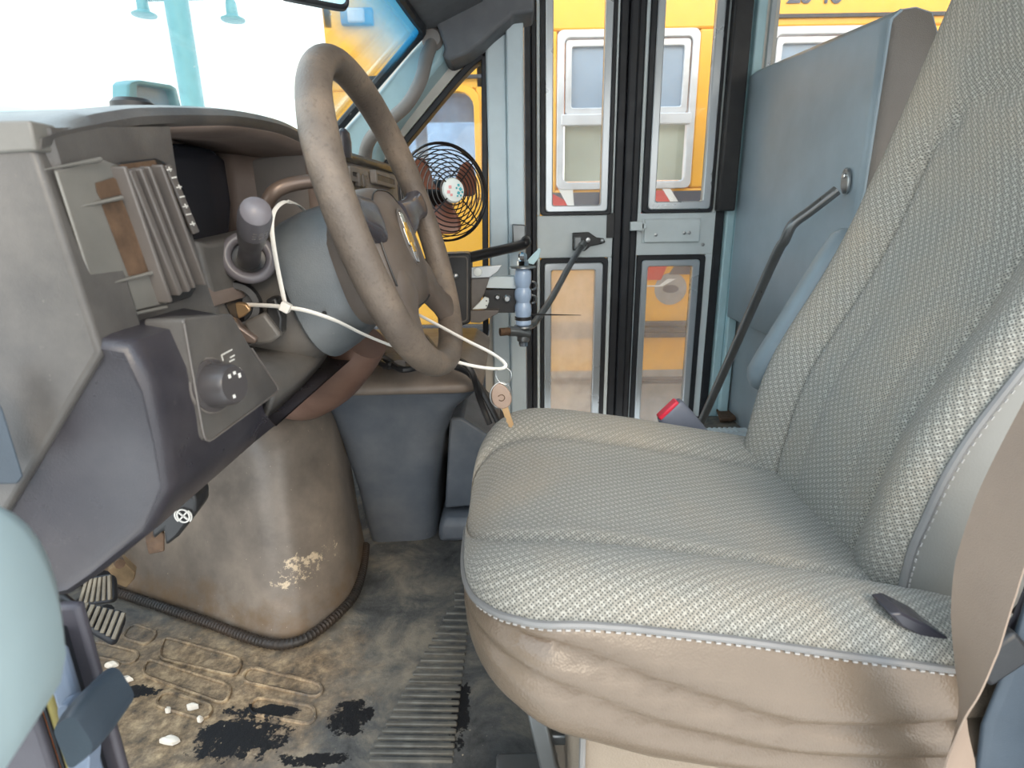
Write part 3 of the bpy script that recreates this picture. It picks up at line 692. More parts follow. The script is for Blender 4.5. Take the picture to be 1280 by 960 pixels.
# dimmer wheel strip with white marks
st = G().prism([vp(*p, .0015) for p in ((203, 207), (210, 206), (246, 290), (239, 293))], (.003, 0, 0)).build('dimmer_strip', 'slat', dash, bevel=.001)
g = G()
for k, (u, v) in enumerate(((212, 212), (218, 222), (224, 234), (228, 246), (232, 258), (236, 268), (241, 280))):
    g.bar(vp(u-3.2, v+.4, .0048), vp(u+2.4, v-.6, .0048), .0005, .0004, up=(1, 0, 0))
    if k % 2 == 0: g.bar(vp(u-1, v-3, .0048), vp(u+1.5, v+2, .0048), .0005, .0004, up=(1, 0, 0))
g.build('dial_marks', 'white_print', st, smooth=False)
# gauge cluster cavity: lens, side wall, shelf
LX = -.425
lens = [atx(u, v, LX) for u, v in ((190, 178), (232, 180), (262, 184), (281, 199), (289, 222), (290, 250), (287, 292), (283, 300), (230, 330), (180, 330))]
G().prism(lens, (-.01, 0, 0)).build('gauge_lens', 'lens', dash, bevel=.004)
back = [atx(u, v, LX-.012) for u, v in ((160, 176), (320, 176), (400, 190), (420, 330), (320, 420), (180, 420))]
G().prism(back, (-.01, 0, 0)).build('cluster_back', 'hood_plastic', dash)
# hood underside and far inner wall
g = G(); rows = []
rp = [p for p in rim if p.y < 1.0]
for p in rp: rows.append([V((XF-.004, p.y, p.z-.017)), V((XF-.03, p.y, p.z-.022)), V((XF-.08, p.y, p.z-.024)), V((LX-.005, p.y, p.z-.020))])
g.loft(rows, closed=False, caps=False).build('hood_underside', 'hood_plastic', dash, solid=.004)
wallp = [(.905, XF-.006), (.925, XF-.03), (.93, XF-.07), (.92, XF-.11), (.905, LX+.012), (.90, LX-.01)]
g = G().loft([[R(x, y, z) for y, x in wallp] for z in (.11, .06, 0, -.06, -.12)], closed=False, caps=False); g.build('cluster_side_wall', 'hood_plastic', dash, solid=.006)
G().loft([[R(XF-.03, y, -.075-.01), R(LX+.10, y, -.062), R(LX-.02, y, -.058)] for y in (.50, .60, .70, .80, .92)], closed=False, caps=False).build('cluster_shelf', 'hood_plastic', dash, solid=.006)
# centre stack and passenger side face
def rz(y): return float(np.interp(y, [p.y for p in rim], [p.z-EYE for p in rim]))
rows = [[R(XF-.012, y, rz(y)-.015), R(XF-.002, y, rz(y)-.028), R(XF+.006, y, rz(y)-.06), R(XF+.004, y, -.10), R(XF-.06, y, -.15), R(XF-.10, y, -.26), R(XF-.35, y, -.26), R(XF-.35, y, rz(y)-.06)] for y in (.918, .95, 1.1, 1.3, 1.5, 1.72)]
cl = G().loft([[r[4]+V((-.004, 0, .0)), r[5]+V((.003, 0, .002)), r[6]+V((.003, 0, -.02)), r[7]+V((0, 0, -.02))] for r in rows]); cl.build('stack_underside', 'black', dash)
cs = G().loft(rows).build('centre_stack', 'handle_brown', dash, bevel=.004)
for u0, v0, u1, v1, m in ((433, 207, 458, 231, 'black'), (466, 212, 492, 236, 'black')):
    a, b = atx(u0, v0, XF+.012), atx(u1, v1, XF+.012)
    f = G().ringprism(rrect(V((XF+.004, a.y, b.z)), Yv, Z, b.y-a.y, a.z-b.z, .006), [p for p in rrect(V((XF+.004, a.y+.012, b.z+.008)), Yv, Z, b.y-a.y-.024, a.z-b.z-.016, .004)], (.014, 0, 0)).build('switch_recess', 'handle_brown', cs, bevel=.002)
    G().box((XF+.010, (a.y+b.y)/2, (a.z+b.z)/2), (.006, (b.y-a.y)/2-.012, (a.z-b.z)/2-.008)).build('recess_floor', m, f)
a = atx(446, 222, XF+.014)
for k in range(2): G().box((XF+.016, a.y+.03*k, a.z-.004), (.006, .010, .012)).build('rocker_switch', 'slat', cs, bevel=.003)
G().loft([[aty(429, v, 1.05)+X*(.012*math.cos(t)*s)+Yv*(.02*math.sin(t)*s) for t in np.linspace(0, 2*math.pi, 16, endpoint=False)] for v, s in ((198, 1.2), (178, 1.1), (166, .85), (161, .35))]).build('dash_bump', 'dash_dark', dash)
# knee panel: lofted section, wraps round the outboard end
sec = [(-.285, -.070), (-.256, -.076), (-.2485, -.105), (-.2475, -.145), (-.2495, -.185), (-.272, -.222), (-.322, -.260), (-.345, -.275), (-.358, -.278), (-.372, -.268), (-.40, -.22), (-.41, -.10)]
rows = []
for y, s in ((DE+.004, .0), (DE-.001, .5), (DE+.002, .88), (DE+.012, .985), (DE+.03, 1.0), (.45, 1), (.485, 1), (.50, 1), (.515, 1), (.53, 1), (.55, 1), (.60, 1), (.68, 1.0), (.76, 1), (.84, 1), (.92, .97), (1.0, .9)):
    cx, cz = -.33, -.18
    row = []
    for x, z in sec:
        k = lerp(.86, 1, s) if y < .45 else s
        zz = cz+(z-cz)*k; xx = cx+(x-cx)*k
        if y > .485: f = min(1, (y-.485)/.06); zz = min(zz, lerp(-.07, -.205, f*f*(3-2*f)))
        row.append(R(xx, y, zz))
    rows.append(row)
G().loft(rows).build('knee_panel', 'dash_dark', dash, angle=55)
# headlamp switch panel
def kp(u, v, dx=0): return atx(u, v, -.2485+dx)
pan = roundpoly([kp(222, 398), kp(284, 392), kp(304, 428), kp(345, 488), kp(250, 556)], [.004, .004, .01, .012, .012])
sp_ = G().prism([p+X*.004 for p in pan], (-.03, 0, 0)).build('switch_panel', 'dash', dash, bevel=.002)
edge = [p+X*.004 for p in pan]
G().tube(edge[14:]+edge[:1], .0011, 6).build('panel_edge', 'slat', sp_)
kc = kp(262, 482, .004)
kn = G().lathe(kc, (1, -.22, .1), [(.0215, 0), (.0215, .004), (.018, .005), (.0165, .021), (.0145, .024), (.001, .0245)], 28).build('headlamp_knob', 'knob', sp_)
G().lathe(kc, (1, -.22, .1), [(.023, 0), (.023, .0022), (.021, .003)], 28).build('knob_bezel', 'slat', sp_)
ax = V((1, -.22, .1)).normalized(); kf = kc+ax*.0248; ky = (Z-ax*ax.z).normalized(); kx = ky.cross(ax)
g = G()
for ang, r, w in ((60, .009, .0025), (100, .009, .002), (140, .0085, .003), (-60, .010, .0022)):
    q = kf+kx*(-r*math.cos(math.radians(ang)))*1+ky*(r*math.sin(math.radians(ang))); g.bar(q-ky*w*.6, q+ky*w*.6, .0012, .0003, up=ax)
g.build('knob_symbols', 'white_print', kn, smooth=False)
g = G()
for (u, v), (u2, v2) in (((288, 447), (293, 444)), ((287, 452), (293, 449)), ((298, 468), (302, 462)), ((296, 463), (300, 460)), ((300, 480), (303, 472)), ((296, 486), (301, 483)), ((277, 444), (290, 437)), ((277, 444), (279, 451))):
    g.bar(kp(u, v, .0045), kp(u2, v2, .0045), .0006, .0003, up=(1, 0, 0))
g.build('panel_symbols', 'white_print', sp_, smooth=False)
# brake release handle under the dash edge
rh = [aty(u, v, .53) for u, v in ((188, 652), (214, 628), (238, 613), (246, 625), (246, 640), (222, 672), (206, 684), (204, 664), (190, 676))]
hd = G().prism(rh, (-.004, .035, 0)).build('brake_release_handle', 'black', dash, bevel=.004)
sc_ = aty(229, 645, .528); ring_ = [sc_+X*(.0065*math.cos(t))+Z*(.0075*math.sin(t)) for t in np.linspace(0, 2*math.pi, 20, endpoint=False)]
g = G().tube(ring_, .0009, 6, closed=True)
for q in (1, -1): g.bar(sc_+X*.004*q+Z*.004, sc_-X*.004*q-Z*.004, .0008, .0006, up=(0, 1, 0))
for q in (1, -1): g.tube([sc_+X*q*.0088*math.cos(t)+Z*.0088*math.sin(t) for t in np.linspace(-.8, .8, 8)], .0008, 6)
g.build('brake_symbol', 'white_print', hd)
G().prism([aty(u, v, .56) for u, v in ((182, 678), (200, 662), (206, 668), (206, 690), (186, 694))], (-.02, .03, 0)).build('handle_bracket', 'rust', dash, bevel=.002)

# ================================================================== STEERING COLUMN AND WHEEL
WC = R(-.146, .751, -.003); tl, yw = .2985, .057
wu = V((-math.sin(tl), 0, math.cos(tl))); wl_ = V((math.sin(yw), math.cos(yw), 0)); wl_ = (wl_-wu*wl_.dot(wu)).normalized(); wn = wl_.cross(wu); 
if wn.x < 0: wn = -wn
def W(a, l, n=0): return WC+wu*a+wl_*l+wn*n                        # along up, lateral (away from camera +), towards driver
col = thing('steering_column', 'blue grey steering column shroud behind the steering wheel', 'steering column', R(-.30, .75, -.05))
rows = []
for n_, ru, rl, du in ((-.012, .055, .066, -.02), (-.03, .072, .080, -.025), (-.075, .082, .092, -.034), (-.105, .090, .097, -.042), (-.128, .092, .099, -.047), (-.133, .087, .094, -.048)):
    rows.append([W(du+ru*math.copysign(abs(math.sin(t))**.75, math.sin(t)), rl*math.copysign(abs(math.cos(t))**.75, math.cos(t)), n_) for t in np.linspace(0, 2*math.pi, 36, endpoint=False)])
sh = G().loft(rows).build('shroud', 'column', col)
G().lathe(W(-.075, -.0985, -.095), -wl_, [(.003, 0), (.003, .0008), (.001, .001)], 10).build('shroud_screw', 'black', sh)
rows = []
for n_, ru, rl, du in ((-.136, .080, .085, -.048), (-.16, .082, .086, -.052), (-.25, .07, .08, -.064), (-.34, .06, .08, -.06)):
    rows.append([W(du+ru*math.copysign(abs(math.sin(t))**.7, math.sin(t)), rl*math.copysign(abs(math.cos(t))**.7, math.cos(t)), n_) for t in np.linspace(0, 2*math.pi, 32, endpoint=False)])
G().loft(rows).build('column_bezel', 'column_cap', col)
BZX = -.318
def bz_(u, v, dx=0): return atx(u, v, BZX+dx)
bzp = G().prism([bz_(*p) for p in ((248, 300), (262, 303), (290, 297), (346, 283), (352, 322), (388, 394), (366, 414), (330, 432), (300, 428), (280, 424), (266, 372))], (-.04, 0, 0)).build('bezel_plate', 'column_cap', col, bevel=.006, seg=3)
G().prism([bz_(*p, .0005) for p in ((281, 380), (300, 371), (326, 366), (339, 370), (347, 384), (353, 404), (350, 420), (338, 424), (318, 428), (296, 412))], (.0012, 0, 0)).build('ignition_recess_shade', 'black', bzp)  # flat dark plate on the bezel; recess shade put into its colour
# turn signal lever pointing at the open door
lb_, lt_ = aty(311, 322, .655), aty(320, 264, .535)
ld = (lt_-lb_).normalized()
lv = G().lathe(lb_-ld*.01, ld, [(.0125, 0), (.0115, .04), (.0115, (lt_-lb_).length*.45), (.0135, (lt_-lb_).length*.5), (.0145, (lt_-lb_).length*.72)], 22).build('turn_lever', 'knob', col)
L = (lt_-lb_).length
G().lathe(lb_, ld, [(.0148, L*.66), (.0152, L*.72), (.0152, L*.92), (.0135, L*1.0), (.008, L*1.035), (.001, L*1.04)], 24).build('lever_cap', 'knob_cap', lv)
g = G()
lx = ld.orthogonal().normalized(); ly = ld.cross(lx)
for k in range(3):
    for j in range(3):
        th = math.atan2((-Z-ld*(-Z).dot(ld)).dot(ly), (-Z-ld*(-Z).dot(ld)).dot(lx))+(j-1)*.35+.2
        p = lb_+ld*(L*(.77+.05*k))+(lx*math.cos(th)+ly*math.sin(th))*.0153
        g.bar(p-(ly*math.cos(th)-lx*math.sin(th))*.0018, p+(ly*math.cos(th)-lx*math.sin(th))*.0018, .0004, .0003, up=ld)
g.build('lever_symbols', 'slat', lv)
ring = [lb_+(lx*math.cos(t)+ly*math.sin(t))*.024 for t in np.linspace(0, 2*math.pi, 28, endpoint=False)]
G().tube(ring, .0065, 10, closed=True).build('lever_boot_ring', 'knob_cap', col)
G().lathe(lb_-ld*.004, ld, [(.024, -.004), (.022, .0), (.012, -.002)], 24).build('lever_boot', 'black', col)
# gear shift lever over the column
G().tube([aty(322, 300, .80), aty(332, 262, .77), aty(341, 242, .76), aty(362, 231, .77), aty(395, 226, .79), aty(412, 225, .80)], .0092, 14, res=6).build('shift_lever', 'shift', col)
# ignition lock housing with the rag in it
ic = aty(322, 383, .66)
ig = G().lathe(ic+V((-.03, .01, 0)), (.35, -.9, .1), [(.030, 0), (.030, .02), (.027, .026), (.020, .026), (.019, .012), (.001, .012)], 24).build('ignition_housing', 'black', col)
rg = G().prism([aty(u, v, .645) for u, v in ((283, 383), (296, 378), (308, 380), (314, 388), (306, 395), (298, 399), (294, 391), (282, 389))], (-.004, .012, 0)).build('wiring_scrap', 'brass', col, bevel=.002)
G().prism([aty(u, v, .64) for u, v in ((303, 403), (330, 391), (352, 420), (338, 430), (318, 432))], (-.005, .03, 0)).build('ignition_cover', 'column_cap', col, bevel=.004)
G().prism([aty(u, v, .63) for u, v in ((277, 391), (287, 393), (300, 408), (322, 424), (318, 431), (300, 428), (288, 414))], (-.005, .02, 0)).build('ignition_tongue', 'shift', col, bevel=.003)
G().prism([aty(u, v, .65) for u, v in ((332, 374), (345, 372), (353, 398), (352, 420), (342, 418), (333, 396))], (-.005, .03, 0)).build('ignition_shade', 'black', col, bevel=.003)
# lower column bowl under the shroud
Ua = [atx(u, v, -.33) for u, v in ((306, 436), (330, 428), (360, 412), (384, 400), (402, 396), (410, 400))]
Ia = [atx(u, v, -.272) for u, v in ((318, 456), (340, 456), (368, 446), (392, 424), (406, 406), (411, 402))]
La = [atx(u, v, -.262) for u, v in ((328, 466), (348, 464), (378, 453), (400, 434), (412, 413), (414, 406))]
Oa = [atx(u, v, -.262) for u, v in ((338, 498), (356, 486), (382, 464), (402, 442), (413, 422), (415, 412))]
Ea = [atx(u, v, -.272) for u, v in ((326, 530), (350, 508), (382, 475), (403, 450), (414, 430), (416, 420))]
G().loft([smoothpath(q, 5) for q in (Ua, Ia, La, Oa, Ea)], closed=False, caps=False).build('lower_bowl', 'column_cap', col, solid=.006, angle=60)
G().tube([aty(456, 425, .86), aty(440, 448, .88), aty(415, 478, .92), aty(380, 500, .98), aty(340, 495, 1.04)], [.036, .040, .040, .038, .035], 18, res=4).build('column_boot', 'jacket', col)

sw = thing('steering_wheel', 'worn brown grey steering wheel with a gold bowtie emblem', 'steering wheel', WC)
N = 96; rows = []
for i in range(N):
    th = 2*math.pi*i/N; c = W(.19*math.cos(th), .19*math.sin(th)); rad = (wu*math.cos(th)+wl_*math.sin(th))
    grip = 1+.04*(gs(math.degrees(th), 62, 10)+gs(math.degrees(th), 298, 10))
    rows.append([c+rad*(.0165*grip*math.cos(p))+wn*(.0185*grip*math.sin(p)) for p in np.linspace(0, 2*math.pi, 20, endpoint=False)])
G().loft(rows, wrap=True, caps=False).build('rim', 'wheel', sw)
def sup(t, e): return math.copysign(abs(t)**e, t)
rows = []
for sc_k, n_ in ((.80, -.048), (.95, -.045), (1.0, -.03), (1.0, -.008), (.97, .006), (.88, .017), (.70, .024), (.40, .028), (.01, .029)):
    rows.append([W(-.033+sc_k*(.084*sup(math.sin(t), .72)), sc_k*((.098-.016*math.sin(t))*sup(math.cos(t), .72)), n_-.020) for t in np.linspace(0, 2*math.pi, 48, endpoint=False)])
hub = G().loft(rows).build('hub', 'hub', sw)
for th, w_, nm in ((82, .021, 'gloss_dark'), (-82, .021, 'gloss_dark'), (140, .024, 'hub'), (-140, .024, 'hub')):
    t_ = math.radians(th); rd = wu*math.cos(t_)+wl_*math.sin(t_); tn = wn.cross(rd)
    rows = []
    for r_, n_, ww, tt in ((.070, -.012, 1.35, .016), (.10, -.008, 1.1, .016), (.13, -.008, .92, .014), (.16, -.004, .9, .013), (.186, .0, 1.2, .014)):
        rows.append([WC-wu*.012*(1-r_/.186)+rd*r_+tn*(w_*ww*sup(math.cos(p), .6))+wn*(n_+tt*sup(math.sin(p), .6)) for p in np.linspace(0, 2*math.pi, 20, endpoint=False)])
    G().loft(rows).build('spoke', nm, sw)
# seam between the airbag pad and the rim side of the hub
G().tube([W(-.033+.90*.084*sup(math.sin(t), .72), .90*((.098-.016*math.sin(t))*sup(math.cos(t), .72)), -.0035) for t in np.linspace(0, 2*math.pi, 48, endpoint=False)], .0012, 6, closed=True).build('hub_seam', 'black', hub)
# oval recess and bowtie
ew = .024
ov = [W(-.022+.036*math.sin(t), ew*math.cos(t), .0085) for t in np.linspace(0, 2*math.pi, 32, endpoint=False)]
em = G().tube(ov, .0014, 8, closed=True).build('emblem_ring', 'slat', hub)
G().prism([W(-.022+.035*math.sin(t), (ew-.001)*math.cos(t), .0075) for t in np.linspace(0, 2*math.pi, 32, endpoint=False)], wn*.0012).build('emblem_recess', 'hub', hub)
bow = [(-.031, -.0065), (-.0115, -.0065), (-.0095, -.0135), (.0115, -.0135), (.0125, -.0065), (.031, -.0065), (.029, .0065), (.0095, .0065), (.0075, .0135), (-.0135, .0135), (-.0125, .0065), (-.033, .0065)]
G().prism([W(-.022+a*1.04, l*1.12, .0087) for a, l in bow], wn*.0018).build('emblem_border', 'chrome', hub, bevel=.0005)
G().prism([W(-.022+a*.88, l*.86, .0105) if False else W(-.022+a*.62, l*.86, .0105) for a, l in bow], wn*.001).build('emblem', 'gold', hub)

# zip ties and key
def strap(pts, w, th, name, parent, m='nylon', upv=(0, 0, 1), res=8):
    return G().tube(pts, w, 8, res=res, flat=th/w, up=upv).build(name, m, parent)
zt = thing('zip_tie', 'long white zip tie running from the ignition through the wheel to the keys', 'zip tie', aty(357, 384, .645))
strap([aty(u, v, y) for u, v, y in ((309, 381, .655), (335, 382, .645), (357, 384, .64), (385, 389, .64), (420, 401, .655), (455, 418, .70), (490, 432, .75), (520, 438, .765), (545, 444, .765), (585, 456, .75), (618, 461, .74), (631, 459, .735), (629, 452, .74), (612, 440, .755), (580, 424, .775), (545, 405, .80), (520, 392, .82), (490, 378, .84))], .0026, .0011, 'strap', zt, upv=(0, 1, .3))
G().box(aty(357, 384, .637), (.0055, .005, .0055), Matrix.Rotation(.5, 4, 'Y')).build('head', 'nylon', zt, bevel=.0015)
z2 = thing('zip_tie', 'white zip tie looped up over the steering column shroud', 'zip tie', aty(355, 380, .64))
strap([aty(u, v, y) for u, v, y in ((357, 383, .645), (352, 360, .64), (345, 325, .64), (340, 290, .645), (341, 270, .65), (347, 258, .66), (358, 252, .68), (372, 256, .72), (385, 268, .76))], .0026, .0011, 'strap', z2, upv=(0, 1, 0))
ky_ = thing('key', 'worn car key hanging from a wire ring at the end of the zip tie', 'key', aty(627, 495, .735))
kc_ = aty(626, 494, .735)
G().tube([aty(u, v, .735) for u, v in ((631, 458), (638, 464), (639, 472), (634, 480), (625, 478), (620, 470), (621, 462))], .0009, 8, res=5).build('wire_loop', 'steel', ky_)
rr_ = [kc_+X*(.0145*math.cos(t)+.0*math.sin(t))+Z*(.0185*math.sin(t))+Yv*(.004*math.cos(t)) for t in np.linspace(0, 2*math.pi, 32, endpoint=False)]
G().tube(rr_, .0009, 8, closed=True).build('split_ring', 'steel', ky_)
kd = (aty(640, 535, .735)-aty(622, 480, .735)).normalized(); kpn = V((kd.z, 0, -kd.x))
kb = kc_+kd*.0
G().prism([kb+kd*(.0185*math.sin(t)+.001)+kpn*((.0135+.002*math.sin(t))*math.cos(t))-Yv*.003 for t in np.linspace(0, 2*math.pi, 26, endpoint=False)], (0, .006, 0)).build('bow', 'key_bow', ky_, bevel=.0015)
kbl = [(.016, -.0045), (.046, -.0045), (.050, 0), (.047, .0035), (.043, .0028), (.039, .0045), (.035, .003), (.031, .0045), (.016, .0045)]
G().prism([kb+kd*a+kpn*b-Yv*.001 for a, b in kbl], (0, .0022, 0)).build('blade', 'brass', ky_, bevel=.0004)
g = G(); g.tube([kb+kd*(.003+.0045*math.sin(t))+kpn*(.0045*math.cos(t))-Yv*.0032 for t in np.linspace(.4, 5.6, 14)], .0006, 6); g.build('bow_mark', 'rust', ky_)

# ================================================================== FAN
fc = aty(555, 241, 1.30); FR = .102
fn = V((.50, -.84, .06)).normalized(); fu = (Z-fn*fn.z).normalized(); fl_ = fu.cross(fn)
fan = thing('fan', 'small black wire cage fan with brown blades above the dash', 'fan', fc-Z*.13)
def FP(r, t, n): return fc+(fu*math.sin(t)+fl_*math.cos(t))*r+fn*n
cg = None
for k in range(9):
    r = lerp(.030, FR, k/8); n_ = .045*math.sqrt(max(0, 1-(r/FR)**2))+.006
    o = G().tube([FP(r, t, n_) for t in np.linspace(0, 2*math.pi, 48, endpoint=False)], .0014 if k < 8 else .0026, 6, closed=True).build('cage_ring', 'fanwire', fan)
for k in range(9):
    r = lerp(.034, FR, k/8); n_ = -.05*math.sqrt(max(0, 1-(r/FR)**2))-.004
    G().tube([FP(r, t, n_) for t in np.linspace(0, 2*math.pi, 48, endpoint=False)], .0013 if k < 8 else .0026, 6, closed=True).build('cage_ring', 'fanwire', fan)
for k in range(4):
    t = math.pi/4+k*math.pi/2
    G().tube([FP(.022, t, .05)]+[FP(r, t, .045*math.sqrt(max(0, 1-(r/FR)**2))+.006) for r in (.04, .06, .08, .095, FR)]+[FP(r, t, -.05*math.sqrt(max(0, 1-(r/FR)**2))-.004) for r in (.095, .08, .06, .03)], .0016, 6).build('cage_strut', 'fanwire', fan)
bd = G().lathe(fc+fn*.044, fn, [(.025, 0), (.026, .003), (.023, .008), (.016, .0095), (.001, .010)], 28).build('badge', 'fanhub', fan)
g = G()
for k, (a, b, w) in enumerate(((.010, .010, .004), (.014, .002, .005), (.009, -.006, .005), (.014, -.011, .003), (.005, .004, .003), (.006, -.012, .003), (.018, -.004, .003))): g.box(fc+fn*.0545+fl_*a+fu*b, (w*.6, .0012, w*.6), Matrix.Rotation(k, 4, 'Y'))
g.build('badge_print', 'fanlogo', bd)
g = G()
for a, b, w in ((-.010, .006, .005), (-.014, -.004, .005), (-.008, -.010, .004)): g.box(fc+fn*.0545+fl_*a+fu*b, (w*.6, .0012, w*.6))
g.build('badge_print', 'fanlogo2', bd)
for k in range(3):
    t0 = math.radians(25+120*k); rows = []
    for r, wid, tw in ((.014, .35, .6), (.03, .42, .55), (.05, .50, .48), (.07, .52, .42), (.082, .46, .38), (.088, .30, .36)):
        rows.append([FP(r, t0+wid*s, .012*s*1.4*tw*2) for s in np.linspace(-1, 1, 9)])
    G().loft(rows, closed=False, caps=False).build('blade', 'fanblade', fan, solid=.002)
G().lathe(fc-fn*.075, fn, [(.001, 0), (.024, .002), (.030, .012), (.030, .055), (.024, .065), (.012, .085), (.001, .088)], 24).build('motor', 'fanwire', fan)
G().tube([fc-fn*.05-Z*.028, fc-fn*.055-Z*.07, fc-fn*.04-Z*.12, fc-Z*.155+X*-.05, fc-Z*.18-X*.09], [.009, .009, .010, .012, .02], 12, res=4).build('stand', 'fanwire', fan)

# ================================================================== DOOR CONTROL (manual lever gear between dash and doors)
dc = thing('door_control', 'black door opener box with a blue white air cylinder and pull rod', 'door opener', aty(600, 400, 1.55))
Yc = 1.52
bxp = roundpoly([aty(540, 318, Yc), aty(588, 316, Yc), aty(588, 404, Yc), aty(575, 408, Yc), aty(552, 404, Yc)], [.01, .015, .01, .006, .01])
G().prism(bxp, (0, .10, 0)).build('control_box', 'black', dc, bevel=.004)
fp_ = roundpoly([aty(560, 321, Yc), aty(584, 321, Yc), aty(584, 401, Yc), aty(574, 403, Yc)], .01)
G().tube([p-Yv*.001 for p in fp_], .0022, 6, closed=True).build('bevel_highlight', 'slat', dc)  # paler bead drawn as the highlight along the bevel line
G().lathe(aty(569, 345, Yc), (0, -1, 0), [(.008, 0), (.008, .003), (.004, .006), (.001, .006)], 14).build('box_bolt', 'steel', dc)
def plate(pts, nm, m, y=Yc+.02, d=.008, bev=.0015): return G().prism([aty(u, v, y) for u, v in pts], (0, d, 0)).build(nm, m, dc, bevel=bev)
ap = plate(((589, 334), (628, 331), (622, 340), (612, 347), (589, 348)), 'upper_plate', 'steel')
G().lathe(aty(597, 340, Yc+.019), (0, -1, 0), [(.012, 0), (.011, .004), (.004, .006), (.001, .006)], 16).build('plate_rivet', 'fanhub', ap)
plate(((589, 347), (612, 347), (606, 366), (600, 377), (589, 388)), 'middle_plate', 'slat', Yc+.03)
plate(((606, 360), (612, 346), (650, 346), (650, 361)), 'channel_top', 'paint', Yc+.04, .05)
bb = plate(((604, 362), (648, 362), (648, 391), (615, 391), (606, 384)), 'channel_body', 'black', Yc+.045, .05)
for u, v, r in ((622, 371, .008), (634, 373, .011)): G().lathe(aty(u, v, Yc+.044), (0, -1, 0), [(r, 0), (r, .008), (r*.6, .012), (.001, .012)], 14).build('channel_bolt', 'steel', bb)
wpl = plate(((590, 387), (606, 371), (611, 373), (611, 378), (608, 386)), 'white_plate', 'fanhub', Yc+.0)
for u, v in ((608, 376), (608, 382)): G().lathe(aty(u, v, Yc-.0005), (0, -1, 0), [(.002, 0), (.0015, .0006), (.0005, .0006)], 10).build('plate_hole', 'black', wpl)
plate(((588, 388), (624, 388), (622, 392), (600, 404), (588, 403)), 'lower_plate', 'slat', Yc+.01, .06)
# cylinder with its fittings
Yk = 1.55
k0, k1 = aty(654, 407, Yk), aty(653.5, 336, Yk); kdv = (k1-k0); kl = kdv.length; kdv.normalize()
cyl = G().lathe(k0, kdv, [(.017, 0), (.0225, kl*.03), (.0225, kl*.10), (.020, kl*.13), (.020, kl*.16), (.0225, kl*.2), (.0235, kl*.28), (.0225, kl*.36), (.0185, kl*.42), (.0225, kl*.49), (.0235, kl*.55), (.0225, kl*.62), (.018, kl*.68), (.0225, kl*.76), (.0235, kl*.9), (.022, kl*.97), (.018, kl)], 28).build('air_cylinder', 'grip', dc)
G().lathe(k0+kdv*kl*.135, kdv, [(.0215, -.005), (.0235, -.004), (.0235, .004), (.0215, .005)], 28).build('cylinder_band', 'black', cyl)
G().lathe(k1, kdv, [(.018, 0), (.036, .003), (.036, .006), (.012, .009), (.012, .012)], 28).build('cap_plate', 'steel', dc)
G().lathe(k1+kdv*.009, kdv, [(.016, 0), (.016, .012), (.012, .014), (.012, .028), (.006, .036), (.001, .037)], 6).build('acorn_nut', 'chrome', dc)
G().prism([aty(u, v, Yk) for u, v in ((657, 328), (668, 316), (674, 310), (676, 312), (674, 322), (667, 331))], (0, .006, 0)).build('wing_lever', 'paint_teal', dc, bevel=.0015)
G().lathe(k0, -kdv, [(.026, 0), (.027, .004), (.022, .010), (.016, .012), (.018, .016), (.018, .042), (.014, .046)], 20).build('lower_bolt', 'dark_steel', dc)
G().lathe(k0-kdv*.046, -kdv, [(.013, 0), (.013, .012), (.001, .013)], 6).build('hex_nut', 'chrome', dc)
ft = G().tube([aty(660, 418, Yk), aty(645, 414, Yk-.02), aty(636, 414, Yk-.03)], .014, 12).build('air_fitting', 'dark_steel', dc)
G().tube([aty(638, 414, Yk-.03), aty(625, 415, Yk-.04)], .011, 12).build('fitting_tube', 'rust', ft)
for v in (357, 374): G().tube([aty(665+6*math.cos(t), v+5*math.sin(t), Yk+.015*math.sin(t)) for t in np.linspace(-1.6, 1.6, 10)], .0028, 8).build('spring_loop', 'steel', dc)
G().tube([aty(664, 393, Yk-.02), aty(690, 393.5, Yk-.02), aty(726, 394, Yk-.02)], [.0026, .0022, .0008], 6).build('cable_tie', 'black', dc)
# pull rod to the door bracket
G().tube([aty(652, 411, Yk+.02), aty(664, 407, Yk+.06), aty(673, 397, Yk+.11), aty(690, 372, 1.75), aty(712, 332, 1.92), aty(728, 306, 2.05)], .0105, 12, res=4).build('pull_rod', 'dark_steel', dc)
G().lathe(aty(727, 308, 2.045), (aty(728, 306, 2.05)-aty(712, 332, 1.92)), [(.014, -.01), (.016, 0), (.016, .018), (.01, .022)], 12).build('rod_end', 'steel', dc)
# black bar from the box to the post plate
G().prism(pxpoly([(640, 280), (657, 281), (657, 312), (641, 311)], WY-.10), (0, .075, 0)).build('post_plate', 'dark_steel', dc, bevel=.004)
G().tube([aty(586, 322, Yc+.05), aty(620, 314, 1.63), aty(650, 307, 1.72), aty(657, 303, 1.735), aty(657, 300, 1.77)], .0145, 14, res=4).build('support_bar', 'fanwire', dc)

# ================================================================== ENGINE COVER AND CONSOLE
ec = thing('engine_cover', 'big scuffed brown grey engine cover bulging into the footwell', 'engine cover', R(-.45, 1.1, FL))
fp0 = [atz(u, v, FL) for u, v in ((85, 722), (145, 740), (250, 775), (325, 802), (365, 805), (400, 788), (440, 750), (453, 715), (457, 684))]
path = smoothpath(fp0, 6); top = []
rows = []
for h, sh_, ins in ((0, 0, .0), (.03, 0, .004), (.06, .002, .008), (.15, .012, .014), (.25, .026, .022), (.33, .04, .032), (.37, .06, .045), (.385, .10, .08)):
    row = []
    for p in path:
        c_ = V((-.62, 1.30, p.z)); d_ = (c_-p).normalized()
        row.append(p+V((-.02*h/.3, .06*h/.3, h))+d_*ins)
    row += [R(-.47, 1.23, FL+h), R(-.60, 1.45, FL+h), R(-1.05, 1.45, FL+h)]
    rows.append(row)
G().loft(rows).build('shell', 'cover', ec, angle=50)
